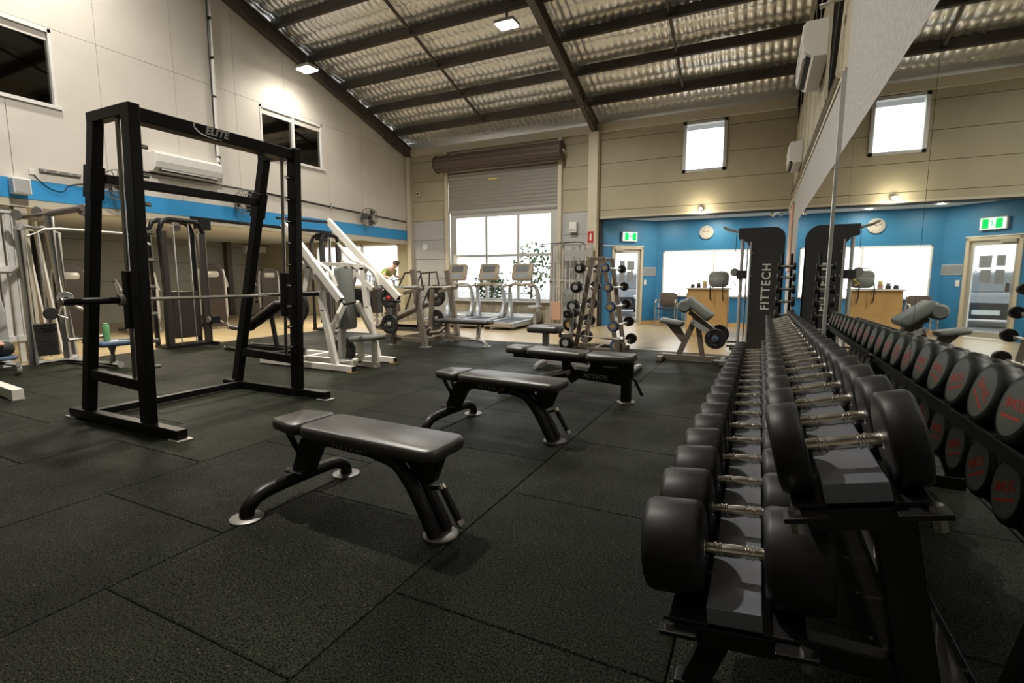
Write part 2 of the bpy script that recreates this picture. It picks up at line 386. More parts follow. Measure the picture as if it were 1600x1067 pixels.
# column under the left header, and the room under the mezzanine
struct(MB().bx(LX - .16, LX - .02, 3.42, 3.56, 0, 2.22).build('trim_1', K['creamtrim'], bevel=.006))
struct(MB().bx(-16.2, LX - .16, -6, WY, 2.40, 2.5).build('ceiling_mezzanine', K['ceil']))
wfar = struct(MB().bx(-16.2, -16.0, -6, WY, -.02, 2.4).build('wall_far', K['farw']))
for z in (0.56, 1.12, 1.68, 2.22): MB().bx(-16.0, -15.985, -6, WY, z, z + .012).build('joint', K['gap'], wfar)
for Y in (6.0, 10.9): struct(MB().bx(-16.0, -15.8, Y, Y + .16, 0, 2.4).build('trim_2' if Y == 6 else 'trim_3', K['steel']))

# ---- back wall in horizontal panels
jz = [0.0, .66, 1.21, 1.765, 2.32, 2.875, 3.43, 3.985, 4.54, 4.80]
wb = struct(MB().bx(LX, -8.15, WY + .03, WY + .12, 0, 4.8).bx(-4.65, -3.7, WY + .03, WY + .12, 0, 4.8).bx(-8.15, -4.65, WY + .03, WY + .12, 3.9, 4.8).build('wall_back', K['gap']))
WB = (-1.74, -0.82, 3.60, 4.70)
wb2 = MB()
for (a0, a1, b0, b1) in cut((-3.7, 3.2, 2.66, 5.2), [WB]): wb2.bx(a0, a1, WY + .03, WY + .12, b0, b1)
wb2.build('panel_backing', K['gap'], wb)
def panels(x0, x1, zlo, holes=()):
    for z0, z1 in zip(jz, jz[1:]):
        z0 = max(z0, zlo)
        if z1 - z0 < .05: continue
        m = MB()
        for (a0, a1, b0, b1) in cut((x0, x1, z0 + .005, z1 - .005), holes): m.bx(a0, a1, WY, WY + .029, b0, b1)
        m.build('wall_panel', K['greyp'] if (z1 < 2.9 and x0 < -3.8) else K['cream'], wb)
panels(LX, -8.15, 0); panels(-4.65, -3.92, 0); panels(-8.15, -4.65, 3.9); panels(-3.68, RX, 2.70, [WB])
struct(MB().bx(LX + .02, RX, WY - .06, WY - .002, 4.72, 4.92).build('trim_4', K['creamtrim'], bevel=.008))     # eaves girt
struct(MB().bx(-3.92, -3.68, WY - .2, WY - .002, 0, 4.72).build('trim_5', K['creamtrim'], bevel=.008))        # column
struct(MB().bx(LX + .02, LX + .16, WY - .16, WY - .002, 0, 4.7).build('trim_6', K['creamtrim'], bevel=.008))
struct(MB().bx(-3.66, RX, WY - .03, WY + .2, 2.645, 2.672).build('trim_7', K['blackm']))                        # dark head of the opening
struct(MB().bx(-3.66, RX, WY - .02, WY + .1, 2.674, 2.72).build('trim_8', K['creamtrim']))
struct(MB().bx(-3.68, -3.63, WY - .002, WY + .25, 0, 2.64).build('trim_9', K['blackm']))
struct(MB().bx(LX, RX, WY + .02, WY + .4, 4.8, 5.6).build('wall_eaves', K['foil']))
# high window
hw = struct(MB().bx(WB[0], WB[1], WY - .03, WY + .1, WB[3] - .06, WB[3]).bx(WB[0], WB[1], WY - .03, WY + .1, WB[2], WB[2] + .06).bx(WB[0], WB[0] + .07, WY - .03, WY + .1, WB[2], WB[3]).bx(WB[1] - .07, WB[1], WY - .03, WY + .1, WB[2], WB[3]).build('window_3', K['alu']))
MB().bx(WB[0] + .07, WB[1] - .07, WY + .03, WY + .036, WB[2] + .06, WB[3] - .06).build('pane', K['glass'], hw)
ea = MB().bx(WB[0] - .6, WB[1] + .6, WY + .5, WY + 1.3, 4.86, 4.9); ea.build('eaves_soffit', K['curtain'], hw)
# roller window
struct(MB().bx(-8.05, -4.75, WY - .02, WY + .1, 0, .58).build('wall_dwarf', K['brick']))
rw = struct(MB().bx(-8.05, -4.75, WY + .0, WY + .08, .60, .66).bx(-8.05, -4.75, WY, WY + .08, 2.90, 3.05).bx(-8.05, -7.86, WY, WY + .08, .66, 2.90).bx(-4.97, -4.75, WY, WY + .08, .66, 2.90).build('window_4', K['alu'], bevel=.004))
for X in (-6.88, -5.9): MB().bx(X - .035, X + .035, WY - .01, WY + .07, .66, 2.9).build('mullion', K['alu'], rw)
MB().bx(-7.86, -4.97, WY - .005, WY + .06, 1.80, 1.87).build('transom', K['alu'], rw)
MB().bx(-8.05, -4.75, WY - .16, WY, .575, .60).build('window_sill', K['whitepl'], rw)
for a, b in ((-7.86, -6.915), (-6.845, -5.935), (-5.865, -4.97)):
    for c, d in ((.66, 1.8), (1.87, 2.9)): MB().bx(a, b, WY + .03, WY + .036, c, d).build('pane', K['glass'], rw)
rd = thing('roller_shutter', 'grey corrugated roller shutter half lowered above the large window', 'shutter', (-6.4, WY - .25, 0))
cu = MB(); zz = 3.10; prof = []
while zz < 4.25: prof += [(zz, 0), (zz + .03, -.018), (zz + .05, -.018), (zz + .08, 0)]; zz += .095
for x0, x1 in ((-8.05, -4.75),):
    vs = []
    for z, dy in prof: vs += [(x0, WY - .06 + dy, z), (x1, WY - .06 + dy, z)]
    cu.add(vs, [(2 * i, 2 * i + 1, 2 * i + 3, 2 * i + 2) for i in range(len(prof) - 1)])
cu.build('curtain', K['curtain'], rd)
MB().bx(-8.05, -4.75, WY - .10, WY - .03, 3.03, 3.11).build('bottom_rail', K['steelg'], rd, bevel=.01)
pr = []
for i in range(48): pr.append((.215 + (.008 if i % 3 == 0 else -.004)))
ba = MB(); vs = []
for X in (-8.28, -4.58):
    for i in range(48): t = 2 * PI * i / 48; vs.append((X, WY - .27 + pr[i] * math.cos(t), 4.36 + pr[i] * math.sin(t)))
ba.add(vs, [(i, (i + 1) % 48, 48 + (i + 1) % 48, 48 + i) for i in range(48)] + [tuple(range(47, -1, -1)), tuple(range(48, 96))]); ba.build('barrel', K['roller'], rd)
for X in (-8.30, -4.585): MB().cyl((X, WY - .27, 4.36), (X + .025, WY - .27, 4.36), .235, 32).build('end_disc', K['steel'], rd)
MB().beam((-4.54, WY - .27, 4.36), (-4.54, WY, 4.28), .04, .06).build('bracket', K['creamtrim'], rd)
MB().beam((-8.33, WY - .27, 4.36), (-8.33, WY, 4.28), .04, .06).build('bracket', K['creamtrim'], rd)
for X in (-8.16, -4.74): MB().bx(X, X + .10, WY - .12, WY - .005, 0, 4.72).build('guide_rail', K['creamtrim'], rd)
MB().bx(-6.75, -6.5, WY - .09, WY - .082, 3.86, 3.90).build('sticker', K['yel'], rd)
# room under the mezzanine: its end wall and bright window
LW = (-13.4, -9.95, .95, 2.26)
m = MB()
for (a0, a1, b0, b1) in cut((-16.2, LX, 0, 2.5), [LW]): m.bx(a0, a1, WY, WY + .15, b0, b1)
struct(m.build('wall_mezzanine', K['cream']))
w5 = struct(MB().bx(LW[0], LW[1], WY + .0, WY + .1, LW[3] - .05, LW[3]).bx(LW[0], LW[1], WY - .05, WY + .1, LW[2], LW[2] + .05).bx(LW[0], LW[0] + .05, WY, WY + .1, LW[2], LW[3]).bx(LW[1] - .05, LW[1], WY, WY + .1, LW[2], LW[3]).build('window_5', K['white']))
for X in (-12.3, -11.4): MB().bx(X - .04, X + .04, WY, WY + .09, LW[2], LW[3]).build('mullion', K['white'], w5)
for a, b in ((LW[0] + .05, -12.34), (-12.26, -11.44), (-11.36, LW[1] - .05)): MB().bx(a, b, WY + .04, WY + .046, LW[2] + .05, LW[3] - .05).build('pane', K['glass'], w5)

# ---- right wall: concrete below, cladding above, mirrors
wr = struct(MB().bx(RX, RX + .16, 4.70, WY, -.02, 2.75).bx(RX, RX + .16, -6, 4.68, -.02, 4.4).build('wall_right', K['conc']))
cl = MB().bx(RX + .02, RX + .2, 4.72, WY, 2.752, 5.2); Y = 4.4
cl.hexa([(RX + .02, -6, 4.41), (RX + .2, -6, 4.41), (RX + .2, WY, 4.41), (RX + .02, WY, 4.41), (RX + .02, -6, 11.4), (RX + .2, -6, 11.4), (RX + .2, WY, 5.25), (RX + .02, WY, 5.25)])
cl.build('cladding', K['cream'], wr)
for k in range(9):
    Y = 5.2 + k * .9; MB().bx(RX + .008, RX + .02, Y, Y + .02, 2.76, zr(Y) + .3).build('cladding_rib', K['creamtrim'], wr)
struct(MB().bx(MX - .012, RX, 4.675, 4.715, .29, 2.75).build('trim_10', K['alu']))
struct(MB().bx(RX - .012, RX + .02, 4.73, WY, 2.752, 2.79).build('trim_11', K['creamtrim']))
my = [-1.0, .6, 2.15, 3.9, 4.67]
my2 = [4.72, 5.9, 7.1, 8.3, 9.1]
k = 0
for L in (my, my2):
    for a, b in zip(L, L[1:]):
        o = MB().bx(MX, RX - .001, a + .0025, b - .0025, .28, 2.11).build('wall_mirror', K['mirror']); 
        tag(o, ['mirror panel beyond the right edge of the frame beside the rack', 'nearest wall mirror panel behind the front end of the dumbbell rack', 'tall wall mirror panel reflecting the exit sign and glass door', 'narrow mirror panel just right of the pale vertical joiner', 'mirror panel just left of the pale vertical joiner', 'second mirror panel beyond the pale vertical joiner', 'third mirror panel beyond the pale vertical joiner', 'farthest wall mirror panel near the upright dumbbell tree'][k], 'mirror', 'wall mirrors'); k += 1
# ---- wall behind the camera
struct(MB().bx(-17, 3.2, -6.2, -6, -.02, 10).build('wall_rear', K['cream']))

# ---- roof: rafters, purlins, foil
def rafter(nm, X):
    m = MB(); a = math.atan(TAN); dy = .27
    for x0, x1, o0, o1 in ((X - .07, X + .07, 0, .02), (X - .07, X + .07, dy - .02, dy), (X - .01, X + .01, .02, dy - .02)):
        m.hexa([(x0, -1, zr(-1) + o0), (x1, -1, zr(-1) + o0), (x1, WY - .02, zr(WY) + o0), (x0, WY - .02, zr(WY) + o0), (x0, -1, zr(-1) + o1), (x1, -1, zr(-1) + o1), (x1, WY - .02, zr(WY) + o1), (x0, WY - .02, zr(WY) + o1)])
        m.hexa([(x0, -6, zr(-6) + o0), (x1, -6, zr(-6) + o0), (x1, -1, zr(-1) + o0), (x0, -1, zr(-1) + o0), (x0, -6, zr(-6) + o1), (x1, -6, zr(-6) + o1), (x1, -1, zr(-1) + o1), (x0, -1, zr(-1) + o1)])
    o = struct(m.build(nm, K['steel'])); return o
ra = rafter('trim_12', LX + .09); rb = rafter('trim_13', -3.80)
for r, X in ((ra, LX + .09), (rb, -3.80)):      # knee plate at the eaves
    MB().prism([(0, 0), (0, .25), (-1.1, .25 + TAN * 1.1 - .02), (-1.1, TAN * 1.1)], (X - .05, WY - .02, zr(WY) - .04), (0, 1, 0), (0, 0, 1), .1).build('knee_plate', K['steel'], r)
ceiling = None
yp = [11.75, 10.75, 9.80, 8.85, 7.88, 6.9, 5.93, 4.95, 3.98, 3.0, 2.02, 1.05, .07, -.9]
def foil():
    nx, nys = 408, 270; x0, x1, y0, y1 = LX - .1, RX + .2, -1.0, WY + .1
    vs, fs = [], []
    for j in range(nys + 1):
        Y = y0 + (y1 - y0) * j / nys
        d = min(abs(Y - p) for p in yp)
        sag = -.10 * max(0, math.sin(PI * min(1, d / .98))) ** 1.0
        for i in range(nx + 1):
            X = x0 + (x1 - x0) * i / nx
            px_ = abs(math.sin(PI * X / .15)); py_ = abs(math.sin(PI * Y / .30))
            q = .048 * (px_ ** .55) * (py_ ** .40) + .006 * math.sin(X * 3.1 + Y * 5.3) + .006 * math.sin(X * 7.7 - Y * 2.9)
            vs.append((X, Y, zr(Y) + .50 + sag * .5 - q + .02))
    for j in range(nys):
        for i in range(nx): a = j * (nx + 1) + i; fs.append((a, a + 1, a + nx + 2, a + nx + 1))
    return MB().add(vs, fs, True)
ceiling = struct(foil().build('ceiling', K['foil']))
MB().hexa([(LX - .2, -6, zr(-6) + .55), (RX + .3, -6, zr(-6) + .55), (RX + .3, -1, zr(-1) + .55), (LX - .2, -1, zr(-1) + .55), (LX - .2, -6, zr(-6) + .6), (RX + .3, -6, zr(-6) + .6), (RX + .3, -1, zr(-1) + .6), (LX - .2, -1, zr(-1) + .6)]).build('roof_sheet', K['steel'], ceiling)
MB().hexa([(-17, -1, zr(-1) + .58), (4, -1, zr(-1) + .58), (4, WY + .5, zr(WY) + .4), (-17, WY + .5, zr(WY) + .4), (-17, -1, zr(-1) + .64), (4, -1, zr(-1) + .64), (4, WY + .5, zr(WY) + .46), (-17, WY + .5, zr(WY) + .46)]).build('roof_sheet', K['steel'], ceiling)
for Y in yp:
    z = zr(Y) + .255
    MB().bx(LX, RX + .12, Y - .008, Y + .008, z, z + .2).bx(LX, RX + .12, Y - .07, Y, z, z + .018).bx(LX, RX + .12, Y, Y + .07, z + .18, z + .2).build('purlin', K['steel'], ceiling)
for X in (-6.6, -1.7):
    for a, b in zip(yp[1:], yp): MB().beam((X, a + .01, zr(a) + .33), (X, b - .01, zr(b) + .33), .045, .05).build('bridging', K['steel'], ceiling)

# ---- blue entry room
A, B = V((-3.66, WY + .2, 0)), V((-2.50, 13.8, 0))
wd = (B - A).normalized(); wn = V((wd.y, -wd.x, 0))
def on_wall(x, y):
    d = ray(x, y); t = (A - CAM).dot(wn) / d.dot(wn); p = CAM + d * t; return (p - A).dot(wd), p.z
LWALL = (B - A).length
d0, d1 = on_wall(955, 450)[0], min(on_wall(1003, 450)[0], LWALL - .12); dzt = 2.02
def slab_on(m, s0, s1, z0, z1, t0=0.0, t1=.1):
    p, q = A + wd * s0, A + wd * s1
    return m.hexa([p + wn * -t0 + V((0, 0, z0)), q + wn * -t0 + V((0, 0, z0)), q + wn * -t1 + V((0, 0, z0)), p + wn * -t1 + V((0, 0, z0)), p + wn * -t0 + V((0, 0, z1)), q + wn * -t0 + V((0, 0, z1)), q + wn * -t1 + V((0, 0, z1)), p + wn * -t1 + V((0, 0, z1))])
m = MB()
for (a0, a1, b0, b1) in cut((-.3, LWALL, 0, 2.86), [(d0, d1, -.1, dzt)]): slab_on(m, a0, a1, b0, b1)
struct(m.build('wall_door', K['blue']))
dr = struct(slab_on(slab_on(slab_on(MB(), d0, d0 + .06, 0, dzt, -.02, .12), d1 - .06, d1, 0, dzt, -.02, .12), d0, d1, dzt - .06, dzt, -.02, .12).build('door_1', K['creamtrim']))
lf = slab_on(slab_on(slab_on(slab_on(MB(), d0 + .065, d0 + .13, .02, dzt - .065, .03, .07), d1 - .13, d1 - .065, .02, dzt - .065, .03, .07), d0 + .13, d1 - .13, dzt - .16, dzt - .065, .03, .07), d0 + .13, d1 - .13, .02, .14, .03, .07).build('door_leaf', K['alu'], dr)
slab_on(MB(), d0 + .13, d1 - .13, .14, dzt - .16, .045, .051).build('pane', K['glass'], lf)
slab_on(MB(), d0 + .15, d0 + .20, .95, 1.12, -.005, .03).build('handle', K['steel'], lf)
slab_on(MB(), d0 + .1, d0 + .35, dzt - .12, dzt - .06, -.03, .03).build('door_closer', K['steelg'], dr)
slab_on(MB(), -.1, d1 + .02, 2.03, 2.05, -.01, .0).build('door_head_line', K['white'], dr)
w6 = (-2.33, .15, .74, 1.92)
m = MB()
for (a0, a1, b0, b1) in cut((-2.56, 3.2, 0, 2.86), [w6]): m.bx(a0, a1, 13.8, 13.92, b0, b1)
struct(m.build('wall_window', K['blue']))
w = struct(MB().bx(w6[0], w6[1], 13.78, 13.9, w6[3] - .03, w6[3]).bx(w6[0], w6[1], 13.76, 13.9, w6[2], w6[2] + .03).bx(w6[0], w6[0] + .03, 13.78, 13.9, w6[2], w6[3]).bx(w6[1] - .03, w6[1], 13.78, 13.9, w6[2], w6[3]).build('window_6', K['white']))
MB().bx(-1.1, -1.06, 13.79, 13.87, w6[2], w6[3]).build('mullion', K['white'], w)
for a, b in ((w6[0] + .03, -1.1), (-1.06, w6[1] - .03)): MB().bx(a, b, 13.83, 13.836, w6[2] + .03, w6[3] - .03).build('pane', K['glass'], w)
struct(MB().bx(3.1, 3.2, WY, 13.9, 0, 2.86).build('wall_entry', K['blue']))
struct(MB().bx(RX, 3.2, WY, WY + .1, 0, 2.64).build('wall_return', K['blue']))
struct(MB().bx(-3.9, 3.2, WY + .12, 14.0, 2.705, 2.86).build('ceiling_entry', K['ceil']))
struct(MB().bx(-2.5, 3.1, 13.785, 13.799, 0, .09).build('baseboard_entry', K['wood']))
struct(slab_on(MB(), d1 + .01, LWALL - .02, 0, .09, -.012, 0).build('baseboard_door', K['wood']))

# ================================================================ FOREGROUND EQUIPMENT
FIT = text_mesh('FITTECH', .055, mat('grey_logo', (.30, .29, .27), .5), .0008, .0012, .25, 1.15)
def X3(x, z, y=0.0): return V((x, y, z))
# ---------------- smith machine
def smith():
    N, Fy = 2.17, 3.58
    t = thing('smith_machine', 'black steel smith machine frame with lettered top crossbar and chrome bar', 'smith machine', (-4.5, 2.87, 0))
    bk = K['black']
    for Y, rb, rt, s in ((N, -5.10, -4.57, 1), (Fy, -5.16, -4.52, -1)):
        r = MB().bx(-5.36, -3.80, Y - .04, Y + .04, .012, .085).build('base_rail', bk, t, .006)
        for X in (-5.40, -3.90): MB().bx(X, X + .14, Y - .055, Y + .055, 0, .012).build('foot_plate', K['steelg'], r)
        up = MB().beam((-4.22, Y, .085), (-4.10, Y, 2.44), .075, .11, (1, 0, 0)).build('front_upright', bk, t, .006)
        MB().beam((rb, Y, .085), (rt, Y, 2.37), .075, .095, (1, 0, 0)).build('rear_leg', bk, t, .006)
        MB().bx(rt - .05, -4.15, Y - .0375, Y + .0375, 2.36, 2.44).build('top_link', bk, t, .006)
        a, b = X3(-5.08 + .17, .43, Y), X3(-4.24, .40, Y)
        MB().beam((-5.02, Y, .41), (-4.24, Y, .38), .06, .085).build('lower_brace', bk, t, .005)
        rd = MB().cyl((-4.36, Y + s * .0, .43), (-4.27, Y + s * .0, 2.36), .016, 14).build('guide_rod', K['rod'], t)
        cx = -4.33
        cr = MB().beam((cx - .012, Y, .82), (cx + .012, Y, 1.26), .06, .075, (1, 0, 0)).build('bar_carriage', bk, t, .006)
        z = 2.16
        for k in range(9):
            xx = -4.22 + .12 * (z - .085) / 2.355 - .0
            pg = MB().cyl((xx, Y + s * .035, z), (xx, Y + s * .10, z), .016, 12).build('catch_peg', K['chrome'], up); z -= .205
        lx = lambda z: rb + (rt - rb) * (z - .085) / 2.285
        MB().beam((lx(1.82), Y, 1.82), (lx(2.06), Y, 2.06), .095, .118, (1, 0, 0)).build('collar', bk, t, .006)
    MB().bx(-4.20, -4.07, N + .04, Fy - .04, 2.325, 2.425).build('top_crossbar', bk, t, .006)
    MB().bx(-4.66, -4.60, N + .05, Fy - .05, 1.935, 2.005).build('rear_crossbar', bk, t, .005)
    MB().bx(-5.16, -5.09, N + .04, Fy - .04, .015, .075).build('base_crossbar', bk, t, .005)
    bar = MB().cyl((-4.33, N + .05, 1.04), (-4.33, Fy - .05, 1.04), .0145, 16).build('bar', K['chrome'], t)
    for s, Y in ((-1, N), (1, Fy)):
        MB().cyl((-4.33, Y + s * .05, 1.04), (-4.33, Y + s * .42, 1.04), .026, 18).build('sleeve', bk, bar)
        MB().cyl((-4.33, Y + s * .045, 1.04), (-4.33, Y + s * .075, 1.04), .042, 20).build('sleeve_collar', K['steelg'], bar)
        MB().cyl((-4.33, Y + s * .42, 1.04), (-4.33, Y + s * .428, 1.04), .028, 18).build('sleeve_cap', K['steelg'], bar)
    lg = text_mesh('ELITE', .080, K['white'], .001, .003, .3, 1.05)
    put_text('crossbar_lettering', lg, t, (-4.069, 2.79, 2.385), (0, 1, 0), (0, 0, 1))
    sw = [(-4.069, 2.61, 2.418), (-4.0685, 2.605, 2.385), (-4.0685, 2.65, 2.350), (-4.0685, 2.74, 2.334), (-4.0685, 2.83, 2.336)]
    MB().tube(sw, [.007, .003], 6, sub=4).build('crossbar_swoosh', K['white'], t)
smith()

# ---------------- flat benches
def flat_bench(label, loc, rz):
    t = thing('flat_bench', label, 'bench', loc, rz, 'flat benches on the rubber floor')
    L = dict(local=True); bk = K['black']
    MB().pad(.86, .30, .06, .06, (.125, 0, .395), e=.022).build('seat_pad', K['vinyl'], t, **L)
    MB().pad(.24, .24, .06, .05, (-.432, 0, .395), e=.022, W2=.30).build('head_pad', K['vinyl'], t, **L)
    MB().bx(-.50, .50, -.09, .09, .383, .396).build('pad_board', K['blackm'], t, **L)
    # spine and rear leg in one cranked plate beam
    MB().prism([(-.52, .10), (-.40, .10), (-.30, .28), (-.24, .325), (.16, .315), (.24, .30), (.36, .384), (-.36, .384), (-.42, .33)], (0, .035, 0), (1, 0, 0), (0, 0, 1), .07).build('spine_beam', bk, t, .008, **L)
    for s in (-1, 1):
        MB().tube([(.12, s * .034, .355), (.26, s * .034, .325), (.36, s * .036, .225), (.44, s * .04, .10), (.49, s * .042, .008)], .036, 12, sub=5).build('leg', bk, t, **L)
    MB().prism([(.36, .384), (.52, .384), (.47, .26), (.43, .24), (.33, .29)], (0, .02, 0), (1, 0, 0), (0, 0, 1), .04).build('gusset', bk, t, .004, **L)
    MB().lathe([(.001, 0), (.085, 0), (.085, .006), (.075, .011), (.001, .012)], (.49, 0, 0), (0, 0, 1), 28).build('foot_plate', K['footg'], t, **L)
    ft = MB().tube([(-.47, -.33, .012), (-.465, -.315, .06), (-.462, -.25, .10), (-.46, -.1, .112), (-.46, .1, .112), (-.462, .25, .10), (-.465, .315, .06), (-.47, .33, .012)], .036, 14, sub=5).build('foot_tube', bk, t, **L)
    MB().bx(-.53, -.39, -.06, .06, .138, .15).build('foot_bracket', bk, t, .003, **L)
    for sx, sy in ((-.51, -.045), (-.41, -.045), (-.51, .045), (-.41, .045)): MB().cyl((sx, sy, .15), (sx, sy, .157), .009, 8).build('bolt', K['chrome'], ft, **L)
    for s in (-1, 1): MB().lathe([(.001, 0), (.08, 0), (.08, .006), (.07, .011), (.001, .012)], (-.47, s * .33, 0), (0, 0, 1), 28).build('foot_plate', K['footg'], t, **L)
    for s in (-1, 1): MB().beam((-.50, s * .05, .385), (-.42, s * .02, .22), .012, .03, (0, 1, 0)).build('head_strut', bk, t, **L)
    h = MB().cyl((.50, -.0, .245), (.60, -.0, .085), .017, 14).build('carry_handle', K['rub'], t, **L)
    for a, b in (((.497, 0, .252), (.509, 0, .232)), ((.594, 0, .096), (.607, 0, .076))): MB().cyl(a, b, .021, 14).build('handle_ring', K['chrome'], h, **L)
    MB().beam((.44, 0, .22), (.51, 0, .24), .02, .02).build('handle_stub', bk, t, **L)
    o = inst('side_lettering', FIT, t, (-.05, -.0362, .352), (PI / 2, 0, 0))
    return t
flat_bench('black flat bench nearest the camera, casting a shadow on the rubber tiles', (-1.78, 1.88, 0), math.radians(-2))
flat_bench('second black flat bench, standing between the nearest bench and the adjustable bench', (-1.80, 3.42, 0), math.radians(-4))

# ---------------- adjustable bench
def adj_bench():
    t = thing('adjustable_bench', 'black adjustable bench laid flat with separate seat and back pads', 'bench', (-1.70, 4.80, 0)); bk = K['black']; Y = 4.80
    MB().pad(.46, .34, .07, .06, (-1.27, Y, .40), e=.025, W2=.30).build('seat_pad', K['vinyl'], t)
    MB().pad(.62, .30, .07, .05, (-1.83, Y, .41), u=(1, 0, -.02), e=.025).build('back_pad', K['vinyl'], t)
    MB().pad(.24, .26, .07, .05, (-2.27, Y, .42), u=(1, 0, -.02), e=.025, W2=.29).build('head_pad', K['vinyl'], t)
    for s in (-1, 1): MB().beam((-2.3, Y + s * .07, .405), (-1.5, Y + s * .07, .39), .03, .045).build('back_rail', bk, t, .004)
    MB().prism([(-1.50, .27), (-1.05, .24), (-1.05, .40), (-1.46, .40)], (0, Y + .035, 0), (1, 0, 0), (0, 0, 1), .07).build('seat_frame', bk, t, .006)
    MB().bx(-1.16, -1.07, Y - .045, Y + .045, .01, .27).build('front_post', bk, t, .006)
    MB().lathe([(.001, 0), (.09, 0), (.09, .007), (.075, .013), (.001, .014)], (-1.115, Y, 0), (0, 0, 1), 28).build('foot_plate', K['footg'], t)
    MB().beam((-1.12, Y, .21), (-1.72, Y, .25), .06, .09).build('main_beam', bk, t, .006)
    MB().beam((-1.7, Y, .25), (-2.33, Y, .07), .06, .08).build('rear_beam', bk, t, .006)
    MB().beam((-1.68, Y, .27), (-2.25, Y, .12), .09, .03).build('ladder_rail', K['steelg'], t, .003)
    MB().beam((-1.72, Y, .24), (-1.74, Y, .39), .05, .09, (1, 0, 0)).build('pivot_link', bk, t, .004)
    MB().beam((-1.62, Y, .18), (-1.72, Y, .30), .08, .12, (1, 0, 0)).build('pivot_plate', bk, t, .004)
    for x, z in ((-1.70, .25), (-1.50, .37)): MB().cyl((x, Y - .055, z), (x, Y + .055, z), .022, 16).build('pivot_bolt', K['chrome'], t)
    MB().tube([(-2.34, Y - .29, .02), (-2.34, Y - .26, .05), (-2.34, Y, .065), (-2.34, Y + .26, .05), (-2.34, Y + .29, .02)], .035, 12, sub=4).build('rear_foot', bk, t)
    MB().cyl((-1.03, Y, .22), (-.96, Y, .08), .015, 12).build('carry_handle', K['rub'], t)
    MB().beam((-1.08, Y, .26), (-1.02, Y, .22), .02, .02).build('handle_stub', bk, t)
    MB().bx(-1.34, -1.20, Y - .037, Y - .035, .335, .352).build('scale_strip', K['steelg'], t)
    put_text('side_lettering', FIT, t, (-1.42, Y - .0465, .235), (1, 0, .0), (0, 0, 1))
adj_bench()

# ---------------- plates
def plate_mesh(r, th, m, holes=3):
    b = MB().lathe([(.026, -th / 2), (.05, -th / 2), (.055, -th * .36), (r * .55, -th * .36), (r * .60, -th / 2), (r - .006, -th / 2), (r, -th * .3), (r, th * .3), (r - .006, th / 2), (r * .60, th / 2), (r * .55, th * .36), (.055, th * .36), (.05, th / 2), (.026, th / 2), (.026, -th / 2)], (0, 0, 0), (0, 1, 0), 36)
    for k in range(3):
        a = k * 2 * PI / 3 + .4
        for s in (-1, 1):
            pts = [(r * .66 * math.cos(a + q), s * th * .43, r * .66 * math.sin(a + q)) for q in (-.35, -.15, .05, .25, .4)]
            b.tube(pts, .014, 6)
    return b.mesh('plate', m)
PL = {r: plate_mesh(r, th, K['iron']) for r, th in ((.22, .04), (.18, .035), (.14, .03), (.11, .025))}
RING = MB().lathe([(.027, -.024), (.045, -.024), (.045, .024), (.027, .024), (.027, -.024)], (0, 0, 0), (0, 1, 0), 24).mesh('plate_hub', K['steelg'])
def plate(label, r, p, rz=0.0, group='weight plates', hub=None):
    t = thing('weight_plate', label, 'weight plate', p, rz, group)
    inst('disc', PL[r], t); h = inst('hub', RING, t)
    if hub: h.data = RING.copy(); h.data.materials[0] = hub
    return t

# ---------------- dumbbells and their rack
ZTXT = text_mesh('ZONE', .40, K['red'], .004, .006, .2, 1.0)
HANDLE = {}
def handle_mesh(L):
    k = round(L, 3)
    if k not in HANDLE:
        h = L / 2
        HANDLE[k] = MB().lathe([(.022, -h), (.022, -h + .006), (.016, -h + .008), (.0165, -h * .62), (.0185, -h * .60), (.0185, -h * .54), (.016, -h * .52), (.016, -h * .46), (.0185, -h * .44), (.0185, -h * .38), (.0155, -h * .36),
                                (.0175, 0), (.0155, h * .36), (.0185, h * .38), (.0185, h * .44), (.016, h * .46), (.016, h * .52), (.0185, h * .54), (.0185, h * .60), (.0165, h * .62), (.016, h - .008), (.022, h - .006), (.022, h)], (0, 0, 0), (1, 0, 0), 20).mesh('handle', K['chrome'])
    return HANDLE[k]
HEAD = MB().lathe([(.0, 0), (.84, 0), (.95, .04), (1.0, .14), (1.0, .86), (.95, .96), (.84, 1.0), (0, 1.0)], (0, 0, 0), (1, 0, 0), 40).mesh('head', K['rub'])
CAP = MB().lathe([(0, 0), (.80, 0), (.82, -.5), (.80, -1), (0, -1)], (0, 0, 0), (1, 0, 0), 36).mesh('end_cap', K['rubcap_glare'])
PRINT_BAR = MB().bx(-.55, .55, -.32, -.24, 0, .004).mesh('print_bar', K['red'])
